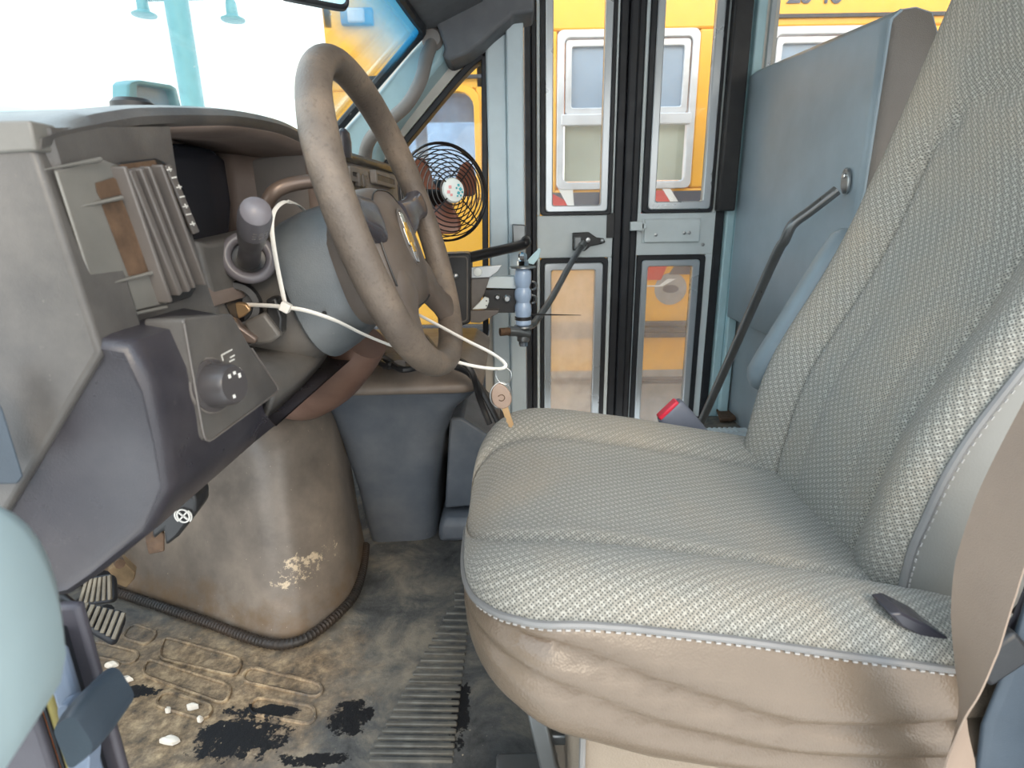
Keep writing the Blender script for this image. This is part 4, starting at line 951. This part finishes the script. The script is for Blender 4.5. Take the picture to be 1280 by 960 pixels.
# ribbed seal along its foot
seal = smoothpath([p+V((.004, -.012, .012)) for p in fp0], 10)
L_ = [i for i in range(len(seal))]
g = G(); N_ = 130; cum = [0]
for i in range(1, len(seal)): cum.append(cum[-1]+(seal[i]-seal[i-1]).length)
pts = []
for k in range(N_*2):
    d_ = cum[-1]*k/(N_*2-1); i = min(max(np.searchsorted(cum, d_)-1, 0), len(seal)-2); t_ = (d_-cum[i])/(cum[i+1]-cum[i]); pts.append(seal[i].lerp(seal[i+1], float(t_)))
g.tube(pts, [(.0098 if k % 2 else .0084) for k in range(N_*2)], 10); g.build('foot_seal', 'seal', ec)
cn = thing('console', 'blue grey engine console box with a rounded brown lip behind the wheel', 'console', R(-.25, 1.3, FL))
A0, B0 = atz(458, 682, FL), atz(551, 664, FL)
rows = []
for z, xa, xb, ya in ((FL, -.352, -.19, 1.195), (-.60, -.366, -.178, 1.175), (-.47, -.384, -.155, 1.15), (-.40, -.398, -.125, 1.135), (-.365, -.402, -.085, 1.12), (-.35, -.404, -.068, 1.113)):
    a, b, c_, d_ = R(xa, ya-.0, z), R(xb, ya+.01, z), R(xb, 1.62, z), R(xa, 1.62, z)
    rows.append(roundpoly([a, b, c_, d_], [.03, .05, .03, .03], 6))
G().loft(rows).build('box', 'console', cn, angle=50)
rows = []
for z, i in ((-.350, .0), (-.346, -.006), (-.338, -.008), (-.330, -.004), (-.322, .012), (-.306, .05)):
    a, b, c_, d_ = R(-.404+i*.4, 1.113+i*.6, z), R(-.066-i*.6, 1.12+i*.6, z), R(-.066-i*.6, 1.62, z), R(-.404, 1.62, z)
    rows.append(roundpoly([a, b, c_, d_], [.03, .055, .03, .03], 6))
G().loft(rows).build('lid', 'console_lip', cn, angle=60)
G().prism(pxpoly([(562, 523), (577, 522), (624, 553), (604, 600), (594, 633), (556, 636)], 1.215), (0, .32, 0)).build('side_pocket', 'console', cn, bevel=.006)
G().prism(pxpoly([(572, 520), (600, 492), (640, 545), (624, 560), (580, 524)], 1.42), (0, .10, 0)).build('rubber_flap', 'rubber', cn, bevel=.006)
# loose cables on the console behind the wheel
cb = thing('cable_bundle', 'black cables lying on the console behind the wheel rim', 'cables', aty(470, 458, 1.25))
for pts in (((440, 455), (470, 440), (500, 452), (530, 440), (560, 456)), ((452, 462), (480, 452), (505, 462), (540, 452)), ((470, 448), (485, 458), (512, 446), (528, 456)), ((508, 425), (530, 420), (548, 440), (585, 458), (600, 500), (612, 530)), ((560, 455), (590, 470), (615, 512), (630, 545))):
    G().tube([atz(u, v, -.272) if v < 466 else aty(u, v, 1.09) for i, (u, v) in enumerate(pts)], .0065, 8, res=6).build('cable', 'black', cb)
G().bar(atz(486, 446, -.272), atz(500, 455, -.272), .012, .008).build('connector', 'slat', cb, bevel=.002)

# ================================================================== PEDALS
def pedal(name, label, quad, y, m, ribs, dirv=(-.35, .15, -.35)):
    t = thing(name, label, 'pedal', aty(*quad[3], y))
    P4 = [aty(u, v, y+dy) for (u, v), dy in zip(quad, (.03, .03, 0, 0))]
    n = (P4[1]-P4[0]).cross(P4[3]-P4[0]).normalized()
    if n.dot(V((0, -1, 1))) < 0: n = -n
    pl = roundpoly(P4, .012); G().prism(pl, -n*.012).build('pad', m, t, bevel=.003)
    for k in range(ribs):
        f = (k+.5)/ribs
        a, b = P4[0].lerp(P4[1], f), P4[3].lerp(P4[2], f)
        G().bar(a.lerp(b, .08)+n*.001, a.lerp(b, .92)+n*.001, .0028, .0022, up=n).build('pad_rib', 'pedal_rib', t, bevel=.001)
    c_ = (P4[0]+P4[1])/2-n*.01
    G().tube([c_, c_+V(dirv)*.4+Z*.06, c_+V((-.30, .16, .30))], [.010, .009, .012], 10, res=4).build('arm', 'black', t)
    return t
pedal('brake_pedal', 'muddy ribbed brake pedal nearest the open door', ((106, 752), (160, 764), (144, 805), (94, 776)), .66, 'rubber', 7)
pedal('parking_brake_pedal', 'dark ribbed pedal half hidden behind the brake pedal', ((108, 722), (140, 716), (142, 752), (96, 758)), .76, 'rubber', 6)
ab = thing('pedal_bracket', 'rusty pale steel bracket sticking out under the dash edge', 'bracket', aty(152, 715, .86))
G().prism(pxpoly([(134, 714), (152, 700), (169, 716), (168, 724), (158, 735), (140, 728)], .86), (-.01, .02, 0)).build('plate', 'mudrib', ab, bevel=.002)
G().tube([aty(150, 705, .81), aty(140, 690, .9), aty(120, 680, 1.05)], .008, 8, res=3).build('stem', 'rust', ab)

# ================================================================== DRIVER SEAT
seat = thing('driver_seat', 'grey woven fabric driver seat with taupe vinyl sides', 'seat', R(.2, .68, FL))
SC, SWd = .675, .268
def zt_(x): return interp(x, [-.07, -.03, .0, .05, .1, .2, .3, .40, .5], [-.335, -.314, -.308, -.306, -.311, -.326, -.345, -.363, -.382])
def zb_(x): return interp(x, [-.07, 0, .04, .12, .2, .3, .5], [-.435, -.452, -.474, -.507, -.526, -.54, -.55])
nS, nT = 18, 44; stx = []
xf, Rn = -.060, .10
for ph in np.linspace(0.02, 1, 16): stx.append((xf+Rn*(1-math.cos(ph*math.pi/2)), math.sin(ph*math.pi/2)))
for x in np.linspace(xf+Rn+.02, .50, 22): stx.append((x, 1.0))
def toph(q, x):
    h = -.024*(1-gs(abs(q), .80, .26)) - .010*gs(abs(q), .56, .032)
    h -= .016*max(0, (abs(q)-.86)/.14)**2
    if x > .30: h -= .012*(x-.30)/.2*(1-abs(q))
    return h
rings = []
for x, s in stx:
    w = SWd*s**.50; zm = lerp(zt_(x), zb_(x), .42); hs = s**.48
    zt, zb = zm+(zt_(x)-zm)*hs, zm+(zb_(x)-zm)*hs
    zp = zt-.027*hs; ring = []
    for k in range(nS):
        t = k/nS; z = lerp(zb, zp, t)
        bul = .020*math.sin(math.pi*min(1, t*1.02))**.8-.055*max(0, 1-t/.22)**2
        c1 = interp(x, [-.03, .05, .13, .25, .36, .46], [.88, .80, .66, .52, .60, .74]); c2 = interp(x, [-.03, .04, .12, .25, .36, .46], [.66, .56, .42, .32, .36, .44])
        cr = .012*gs(t, c1, .045)+.010*gs(t, c2, .045)-.004*gs(t, c1+.12, .05)
        ring.append(R(x, SC-w-(bul-cr)*hs, z))
    for k in range(nT+1):
        q = -1+2*k/nT; ring.append(R(x, SC+w*q, zt+toph(q, x)*hs-.004*hs))
    for k in range(1, nS+1):
        t = 1-k/nS; z = lerp(zb, zp, t); bul = .018*math.sin(math.pi*t)-.05*max(0, 1-t/.25)**2
        ring.append(R(x, SC+w+bul*hs, z))
    rings.append(ring)
g, uv = shell_part(rings, nS, nS+nT); g.build('cushion_cover', 'fabric', seat, uv=uv, angle=80)
nR = len(rings[0])
g, uv = shell_part(rings, nS+nT, nR+nS); g.loft([rings[-1], [p+X*.002 for p in rings[-1]]], caps=True); g.build('cushion_side', 'vinyl', seat, angle=80, label='taupe vinyl cushion side with two long creases')
def stitches(path, m, parent, r=.0007, step=.0075, off=V((0, -.003, -.003))):
    g = G(); d = 0
    for a, b in zip(path, path[1:]):
        d += (b-a).length
        if d >= step: d = 0; t = (b-a).normalized(); g.bar(a+off, a+off+t*step*.55, r, r)
    return g.build('stitching', m, parent)
pp = [r[nS]+V((0, -.003, .0)) for r in rings]; ppf = [r[nS+nT]+V((0, .002, 0)) for r in rings]
pip = G().tube(smoothpath(pp, 2), .0034, 8).build('cushion_piping', 'piping', seat)
stitches(smoothpath(pp[6:], 12), 'stitch', pip)
# backrest
BC, BW = .7025, .2025; rc = math.radians(16.5)
bu, bf = V((math.sin(rc), 0, math.cos(rc))), V((-math.cos(rc), 0, math.sin(rc)))
B0_ = R(.418, 0, -.40)
nF, nB = 52, 26
hs_ = list(np.linspace(-.10, 0, 6))+list(np.linspace(.02, .80, 34))+[.83, .85, .86]
rings2 = []
for h in hs_:
    w = BW*interp(h, [-.10, -.06, -.02, .03, .10, .25, .40, .52, .62, .72, .80, .84, .86], [.60, .82, .93, .98, 1.0, 1.0, 1.0, .99, .96, .90, .80, .6, .35])
    lum = .020*gs(h, .16, .12)-.015*gs(h, .45, .2); rec = -.030*max(0, (.02-h)/.12)**1.2; cl = max(0, (h-.76)/.10)
    ring = []
    for k in range(nF+1):
        q = -1+2*k/nF
        bol = (.040*gs(q, -.86, .24)+.036*gs(q, .80, .22))*interp(h, [-.1, 0, .45, .62, .7], [.5, 1, .9, .4, .2])
        f = lum+bol+rec-.05*cl**2-.044*max(0, (q-.84)/.16)**2.0-.008*max(0, (-q-.9)/.1)**2-.07*max(0, min(1, (.07-h)/.17))**1.6*max(0, min(1, (-q-.55)/.4))
        arch = .565-.08*(abs(q)/.55)**4 if abs(q) < .6 else -9
        f -= .010*gs(abs(q), .54, .022)*(1 if h < .50 else 0)+.009*gs(h, arch, .011)
        f -= .0035*(gs(abs(q), .26, .03))*(1 if h < .30 else .0)
        ring.append(B0_+bu*h+Yv*(BC+w*q)+bf*(f+.02*max(0, (h-.42)/.3)**1.5))
    T = .125-.05*cl; bolk = interp(h, [-.1, 0, .45, .62, .7], [.5, 1, .9, .4, .2])
    for k in range(1, nB):
        t = k/nB
        if t < .35: a = t/.35; q = 1+.03*math.sin(a*math.pi); d = lerp(-.030, -T+.01, a)
        elif t > .65: a = (t-.65)/.35; q = -1-.06*math.sin(a*math.pi); d = lerp(-T+.01, .004*bolk-.07*max(0, min(1, (.07-h)/.17))**1.6, a)
        else: q = lerp(.96, -.96, (t-.35)/.3); d = -T
        ring.append(B0_+bu*h+Yv*(BC+w*q)+bf*(d+rec*.3))
    rings2.append(ring)
nR2 = len(rings2[0])
g, uv = shell_part(rings2, 0, nF); g.build('backrest_cover', 'fabric', seat, uv=uv, angle=80)
g, uv = shell_part(rings2, nF, nR2); g.loft([rings2[0], [p-bu*.001 for p in rings2[0]]]); g.loft([rings2[-1], [p+bu*.001 for p in rings2[-1]]]); g.build('backrest_side', 'vinyl_side', seat, angle=80, label='smooth grey vinyl backrest side')
bp_ = [r[0]+Yv*-.002 for r in rings2[1:-3]]
pip = G().tube(smoothpath(bp_, 2), .0042, 8).build('backrest_piping', 'piping', seat)
stitches(smoothpath([p+bf*-.004 for p in bp_], 10), 'stitch', pip, off=V((0, -.0035, 0)))
# recliner bezel, pedestal, slide rail, folded armrest
G().prism(pxpoly([(1112, 768), (1128, 766), (1160, 782), (1190, 800), (1190, 806), (1150, 796), (1126, 784)], .425), (0, .03, .0)).build('recliner_bezel', 'gloss_dark', seat, bevel=.003)
rows = []
for z, i in ((-.50, 0), (-.56, .004), (-.66, .006), (FL+.012, .0)):
    rows.append(roundpoly([R(.052+i, .445-i*0, z), R(.60, .445, z), R(.60, .90, z), R(.052+i, .90, z)], .03, 6))
ped = G().loft(rows).build('pedestal', 'vinyl_base', seat, angle=50)
G().tube([R(.066, .441, z) for z in (-.47, -.55, -.65, FL+.012)], .0035, 8).build('pedestal_piping', 'piping', ped)
G().box(R(.25, .58, FL+.02), (.28, .02, .02)).box(R(.25, .80, FL+.02), (.28, .02, .02)).build('slide_rail', 'dark_steel', seat, bevel=.004)
g = G().bar(R(.02, .50, -.52), R(.045, .50, -.66), .012, .01).bar(R(.02, .53, -.60), R(.07, .53, -.60), .01, .008).bar(R(.0, .50, -.70), R(.06, .50, -.70), .02, .01); g.build('adjuster', 'dark_steel', seat, bevel=.003)
a0, a1 = aty(955, 470, .955), aty(1058, 300, .955)
ad = (a1-a0).normalized(); an = V((ad.z, 0, -ad.x)); rows = []
for t, s in ((-.10, .35), (-.06, .75), (0, .98), (.1, 1), (.5, .95), (.85, .9), (1.0, .82), (1.05, .55), (1.07, .2)):
    c_ = a0.lerp(a1, t); rows.append([c_+an*(.030*s*sup(math.cos(p), .7))+Yv*(.028*s*sup(math.sin(p), .7)) for p in np.linspace(0, 2*math.pi, 22, endpoint=False)])
G().loft(rows).build('folded_armrest', 'armrest', seat, label='shiny blue grey vinyl armrest folded up beside the backrest')
G().prism([p+X*.46-Z*.06 for p in roundpoly([R(.10, .52, -.36), R(.20, .52, -.33), R(.20, .52, FL+.05), R(.10, .52, FL+.05)], .02)], (0, .37, 0)).build('rear_shell', 'black', seat, bevel=.006)

# buckle on its stalk
bk = thing('seat_belt_buckle', 'grey seat belt buckle with a red button beside the seat cushion', 'buckle', aty(870, 545, .985))
b0, b1 = aty(874, 548, .975), aty(838, 514, .975); bdv = (b1-b0).normalized(); bn = V((bdv.z, 0, -bdv.x))
rows = [[b0.lerp(b1, t)+bn*(w_*sup(math.cos(p), .5))+Yv*(d_*sup(math.sin(p), .5)) for p in np.linspace(0, 2*math.pi, 24, endpoint=False)] for t, w_, d_ in ((-.25, .018, .012), (.0, .022, .014), (.6, .027, .015), (1.0, .029, .015), (1.06, .027, .013))]
G().loft(rows).build('body', 'buckle', bk, angle=50)
G().bar(b1+bdv*.005-bn*.024, b1+bdv*.005+bn*.022, .011, .006, up=bdv).build('release_button', 'button', bk, bevel=.003)
G().tube([b0-bdv*.01, b0-bdv*.06-Z*.03, R(.42, .965, -.52)], .012, 10, res=3, flat=.5, up=(0, 1, 0)).build('stalk', 'black', bk)

# belt webbing at the right edge
sb = []
TH = [(1455, 300, .36, -38), (1387, 400, .36, -38), (1337, 480, .36, -38), (1295, 560, .358, -36), (1258, 640, .355, -32), (1231, 720, .35, -22), (1217, 790, .345, -2), (1207, 850, .34, 24), (1199, 893, .336, 44), (1195, 930, .338, 68), (1197, 975, .342, 92), (1201, 1040, .35, 105), (1207, 1220, .37, 110)]
HWP = [42, 42, 43, 45, 46, 44, 35, 19, 3, -12, -22, -25, -25]
P_ = [aty(u, v, y) for u, v, y, a in TH]; Pm = smoothpath(P_, 6); hw_ = np.interp(np.linspace(0, len(TH)-1, len(Pm)), range(len(TH)), HWP)
def seen(p):
    d = p-CAM; f_ = d.dot(V((0, CP, -SP))); return d.x/f_*FPX, -d.dot(V((0, SP, CP)))/f_*FPX
rows = []
for i, p in enumerate(Pm):
    t = (Pm[min(i+1, len(Pm)-1)]-Pm[max(i-1, 0)]).normalized(); e1 = Yv.cross(t).normalized()
    if e1.x < 0: e1 = -e1
    e2 = t.cross(e1); q0 = seen(p); tt_ = seen(p+t*.01); tx, ty = tt_[0]-q0[0], tt_[1]-q0[1]; n_ = math.hypot(tx, ty); nx, ny = -ty/n_, tx/n_
    if nx < 0: nx, ny = -nx, -ny
    comp = [(seen(p+e*.0235)[0]-q0[0])*nx+(seen(p+e*.0235)[1]-q0[1])*ny for e in (e1, e2)]
    A_ = math.hypot(*comp); a = math.atan2(comp[1], comp[0])+math.acos(max(-1, min(1, hw_[i]/A_)))
    wv = e1*math.cos(a)+e2*math.sin(a); nv = wv.cross(t)
    rows.append([p+wv*s*.0235+nv*k for s, k in ((-1, -.0006), (-.5, -.0007), (0, -.0007), (.5, -.0007), (1, -.0006), (1, .0006), (0, .0007), (-1, .0006))])
tb = G().loft(rows).build('seat_belt', 'belt'); tag(tb, 'stained taupe seat belt webbing twisting down beside the driver seat', 'seat belt')
# body side trim behind the belt
struct(G().prism(pxpoly([(1330, 560), (1286, 690), (1262, 770), (1236, 850), (1214, 905), (1206, 980), (1330, 980)], .375), (.07, .03, -.04)).build('trim_8', 'pillar_dark', bevel=.02, seg=4), 'blue grey door pillar trim at the lower right', 'trim')
rt_ = thing('belt_retractor', 'dark belt retractor cover low between the seat and the pillar trim', 'belt retractor', R(.43, .40, -.6))
G().prism(pxpoly([(1205, 830), (1238, 800), (1262, 770), (1290, 700), (1330, 640), (1330, 990), (1200, 990)], .405), (.02, .012, -.01)).build('cover', 'jamb_dark', rt_, bevel=.01)
G().bar(aty(1228, 800, .375), aty(1256, 830, .375), .022, .010, up=(0, 1, 0)).build('strap_anchor', 'black', rt_, bevel=.004)

# ================================================================== PADDED BARRIER AND GRAB RAIL
bar = thing('padded_barrier', 'tall blue grey padded barrier behind the entry door', 'barrier', R(.83, 1.7, FL))
fa, fb, fc2, fd = aty(937, 92, 2.08), atx(1106, 9, .795), atx(1108, 235, .795), aty(917, 390, 2.08)
y0, y1 = 1.32, 2.08
rows = []
for y in (y0, y0+.012, y0+.04, 1.5, 1.7, 1.9, y1-.03, y1):
    e = 1 if y0+.03 < y < y1-.01 else (.0 if y in (y0, y1) else .7)
    x0, x1 = .80, .905
    zt = .405+.05*(y-y0)/(y1-y0); zb = -.36
    rows.append([R(x0+.012*(1-e)+.02*(1 if False else 0), y, zb), R(x0+.008*(1-e), y, -.1), R(x0+.008*(1-e), y, .2), R(x0+.008*(1-e), y, zt-.02), R(x0+.02, y, zt-.004), R(x0+.05, y, zt), R(x1-.02, y, zt-.01), R(x1, y, zt-.05), R(x1, y, -.1), R(x1-.01, y, zb)])
n1 = 10
fr_ = G().loft([[r[k] for k in (0, 1, 2, 3, 4)] for r in rows[1:]], closed=False, caps=False); fr_.build('front_pad', 'barrier', bar, solid=.004, angle=60)
G().loft([[r[k] for k in (4, 5, 6, 7, 8, 9)] for r in rows[1:]], closed=False, caps=False).build('back_pad', 'barrier', bar, solid=.004, angle=60)
r0_ = rows[1]; ctr = sum(r0_, V((0, 0, 0)))/n1
G().loft([r0_, [p.lerp(ctr, .08)-Yv*.010 for p in r0_], [p.lerp(ctr, .4)-Yv*.014 for p in r0_]]).build('side_gusset', 'barrier_side', bar, angle=60, label='brown grey wrinkled vinyl side gusset')
G().tube(r0_[:5], .004, 8).build('piping', 'barrier', bar)
G().loft([rows[-1], [p.lerp(sum(rows[-1], V((0, 0, 0)))/n1, .5)+Yv*.004 for p in rows[-1]]]).build('wall_side_end', 'barrier_side', bar)
kick = [aty(u, v, 2.07) for u, v in ((916, 392), (1000, 392), (1010, 520), (912, 520))]
G().box(R(.86, (y0+y1)/2, -.55), (.02, (y1-y0)/2, .21)).build('kick_panel', 'armrest', bar, bevel=.005)
gr = thing('grab_rail', 'bent dark steel entry grab rail bolted to the padded barrier', 'grab rail', R(.66, 1.8, FL))
g1 = atx(1046, 238, .775); g2 = aty(985, 285, 1.42); g3 = aty(877, 527, 1.72)
G().tube([g1, g1.lerp(g2, .55), g1.lerp(g2, .9), g2+V((0, .01, -.03)), g2.lerp(g3, .12), g2.lerp(g3, .5), g3, g3+(g3-g2)*.06], .0125, 14, res=5).build('rail', 'dark_steel', gr)
fg = g1+V((.012, -.004, .02))
G().prism([fg+V((0, .016*math.cos(t)+.004*math.sin(t), .03*math.sin(t))) for t in np.linspace(0, 2*math.pi, 20, endpoint=False)], (.008, 0, 0)).build('flange', 'steel', gr, bevel=.002)
G().lathe(fg+Z*.012, (-1, 0, 0), [(.006, 0), (.006, .004), (.001, .005)], 10).build('flange_bolt', 'chrome', gr)
# step edge and its brown dirt strip
se = G(); a, b = atz(872, 538, FL+.02), atz(945, 538, FL+.02)
se.box(V(((a.x+.832)/2, a.y, a.z-.012)), ((.832-a.x)/2, .02, .012))
for k in range(8): se.box(V((a.x+.012+k*.018, a.y-.0, a.z+.001)), (.004, .02, .002))
st_ = se.build('step_nosing', 'paint'); tag(st_, 'ribbed pale step edge strip at the foot of the grab rail', 'step edge')
bx_ = G().prism([atz(u, v, FL+.01) for u, v in ((893, 508), (912, 504), (920, 526), (900, 528))], (0, 0, .012)).build('dirt_patch', 'rust', bevel=.003); tag(bx_, 'brown dirty metal plate on the floor behind the step edge', 'floor plate')

# ================================================================== NEAR LEFT: OPEN DOOR AND JAMB
dr = G().prism([R(-.335, .235, -.72), R(-.335, .235, .10), R(-.335, .18, .16), R(-.355, -.70, .16), R(-.355, -.70, -.72)], (-.05, 0, 0)).build('door_3', 'door_trim', bevel=.012); struct(dr, 'open driver door with a pale teal inner panel', 'door')
rows = []
for y, s in ((-.62, .9), (-.3, .95), (.0, 1.0), (.10, 1.0), (.16, .97), (.195, .88), (.215, .68), (.225, .35)):
    c_ = R(-.240-.02*(1-s), y, -.150-.008*(1-s)); dn = lambda p: max(0, -math.sin(p))
    rows.append([c_+X*(.062*s*sup(math.cos(p), .62)-.03*dn(p)**2)+Z*((.062*s)*sup(math.sin(p), .7)-.02*dn(p)) for p in np.linspace(0, 2*math.pi, 30, endpoint=False)])
G().loft(rows).build('door_armrest', 'door_trim', dr, angle=70)
# vertical strips of the jamb
def strip(us, m, nm, y0, lab, z1=-.265, z0=FL):
    a, b = aty(us[0], 900, y0), aty(us[1], 900, y0)
    o = G().box(V(((a.x+b.x)/2, y0+.004, EYE+(z0+z1)/2)), ((b.x-a.x)/2, .004, (z1-z0)/2)).build(nm, m, bevel=.003); struct(o, lab, 'door jamb'); return o
strip((-40, 44), 'jamb_dark', 'trim_9', .300, 'dark outer edge of the driver door jamb')
strip((44, 54), 'orange', 'trim_10', .306, 'orange edge strip of the driver door jamb')  # plain orange strip along the jamb
strip((54.5, 60), 'rubber', 'trim_11', .308, 'black seal strip of the driver door jamb')
strip((60.5, 73), 'mustard', 'trim_12', .305, 'yellowish sealant strip of the driver door jamb')
strip((73.5, 101), 'jamb', 'trim_13', .300, 'blue grey painted flange of the driver door jamb')
strip((101.5, 106), 'rubber', 'trim_14', .318, 'thin black gap strip of the driver door jamb')
strip((106, 136), 'jamb_dark', 'trim_15', .325, 'dark plastic kick panel edge of the driver door jamb', z1=-.25)
a = aty(-10, 560, .335)
struct(G().prism(pxpoly([(-30, 470), (-6, 495), (4, 512), (30, 596), (22, 606), (-30, 606)], .345), (-.004, .003, 0)).build('trim_16', 'pillar_dark', bevel=.003), 'blue grey door jamb edge beside the dashboard end', 'door jamb')
bmp = thing('door_bumper', 'black rubber door bumper block on the driver door jamb', 'bumper', aty(115, 930, .30))
G().prism(roundpoly(pxpoly([(70, 884), (84, 880), (112, 945), (108, 1000), (92, 1000)], .292), .005), (0, .012, 0)).build('base', 'jamb', bmp, bevel=.002)
rows = []
q0 = roundpoly(pxpoly([(88, 876), (118, 856), (150, 905), (112, 938)], .285), [.008, .010, .010, .008], 6)
cq = sum(q0, V((0, 0, 0)))/len(q0)
for d_, s in ((.02, .92), (.0, 1.0), (-.012, .97), (-.018, .85)): rows.append([cq+(p-cq)*s+Yv*d_ for p in q0])
G().loft(rows).build('pad', 'pillar_dark', bmp, angle=50)

# rear view mirror hanging from the header
rm = thing('rear_view_mirror', 'grey backed rear view mirror hanging at the top of the windshield', 'mirror', aty(405, -8, 1.02))
mc = [aty(u, v, 1.0) for u, v in ((352, -40), (432, -40), (438, 4), (434, 10), (425, 10), (352, -4))]
G().prism(roundpoly(mc, .008), (-.01, .02, 0)).build('housing', 'black', rm, bevel=.005)
mi = [p-Yv*.001 for p in roundpoly([aty(u, v, 1.0) for u, v in ((356, -36), (428, -36), (433, 2), (428, 6), (356, -8))], .006)]
G().prism(mi, (0, .001, 0)).build('mirror_face', 'mirror', rm)
G().tube([aty(395, -30, 1.015), aty(388, -60, 1.02)+X*-.0, R(WX(.47)-.02, 1.03, .47)], .010, 10, res=3).build('stem', 'black', rm)

# white flakes on the floor
fk = [((104, 836), 13, 'on the floor just below the brake pedal'), ((116, 826), 9, 'of small size on the floor beside the brake pedal'), ((140, 831), 11, 'lying on the topmost raised floor pad'), ((122, 848), 9, 'of thin shape on the floor above the door bumper'), ((157, 849), 13, 'of chunky shape at the left end of the floor pads'), ((240, 884), 10, 'lying above the black wet stain'), ((213, 925), 16, 'of long shape left of the black wet stain'), ((250, 899), 6, 'of small size at the edge of the black wet stain'), ((210, 888), 5, 'of tiny size in the middle of the floor pads')]
for (u, v), s, where in fk:
    c_ = atz(u, v, FL+.004); w_ = s/700*c_.y*1.05; nn = 11
    rad = [w_*random.uniform(.6, 1.05) for _ in range(nn)]; sqz = random.uniform(.45, .7)
    ringa = [c_+V((rad[k]*math.cos(2*math.pi*k/nn), rad[k]*sqz*math.sin(2*math.pi*k/nn), 0)) for k in range(nn)]
    o = G().loft([[p-Z*.003 for p in ringa], [c_+(p-c_)*.95+Z*random.uniform(.001, .004) for p in ringa], [c_+(p-c_)*.5+Z*random.uniform(.004, .007) for p in ringa]]).build('white_flake', 'paper')
    tag(o, 'white flake '+where, 'flake', 'white flakes on the floor')

# ================================================================== LIGHT AND CAMERA
wd = bpy.data.worlds.new('sky'); bpy.context.scene.world = wd; wd.use_nodes = True
nt = wd.node_tree; bg = nt.nodes['Background']
tc = nt.nodes.new('ShaderNodeTexCoord'); sp = nt.nodes.new('ShaderNodeSeparateXYZ'); rp = nt.nodes.new('ShaderNodeValToRGB')
nt.links.new(tc.outputs['Generated'], sp.inputs[0]); nt.links.new(sp.outputs[2], rp.inputs[0]); nt.links.new(rp.outputs[0], bg.inputs[0])
e = rp.color_ramp.elements; e[0].position = 0; e[0].color = (1, .94, .86, 1); e[1].position = .6; e[1].color = (.72, .86, 1, 1)
bg.inputs[1].default_value = 3.0
sl = bpy.data.lights.new('sun', 'SUN'); sl.energy = 1.3; sl.color = (1, .80, .55); sl.angle = math.radians(25)
so = bpy.data.objects.new('sun', sl); C.objects.link(so)
so.rotation_euler = V((-.35, 1.0, -.62)).to_track_quat('-Z', 'Y').to_euler()
cam = bpy.data.cameras.new('camera'); cam.sensor_width = 36; cam.lens = FPX/1280*36; cam.clip_start = .02; cam.clip_end = 200
cam.dof.use_dof = True; cam.dof.focus_distance = 1.0; cam.dof.aperture_fstop = 9
co = bpy.data.objects.new('camera', cam); C.objects.link(co)
fw = V((0, CP, -SP)); up0 = V((0, SP, CP)); r0 = V((1, 0, 0))
cr, sr = math.cos(ROLL), math.sin(ROLL)
rt = r0*cr-up0*sr; up = r0*sr+up0*cr
co.matrix_world = Matrix(((rt.x, up.x, -fw.x, 0), (rt.y, up.y, -fw.y, 0), (rt.z, up.z, -fw.z, EYE), (0, 0, 0, 1)))
sc = bpy.context.scene; sc.camera = co
vs = sc.view_settings; vs.view_transform = 'Standard'; vs.look = 'None'; vs.gamma = 1; vs.use_curve_mapping = False; vs.exposure = .2
sc.cycles.max_bounces = 10; sc.cycles.transparent_max_bounces = 16
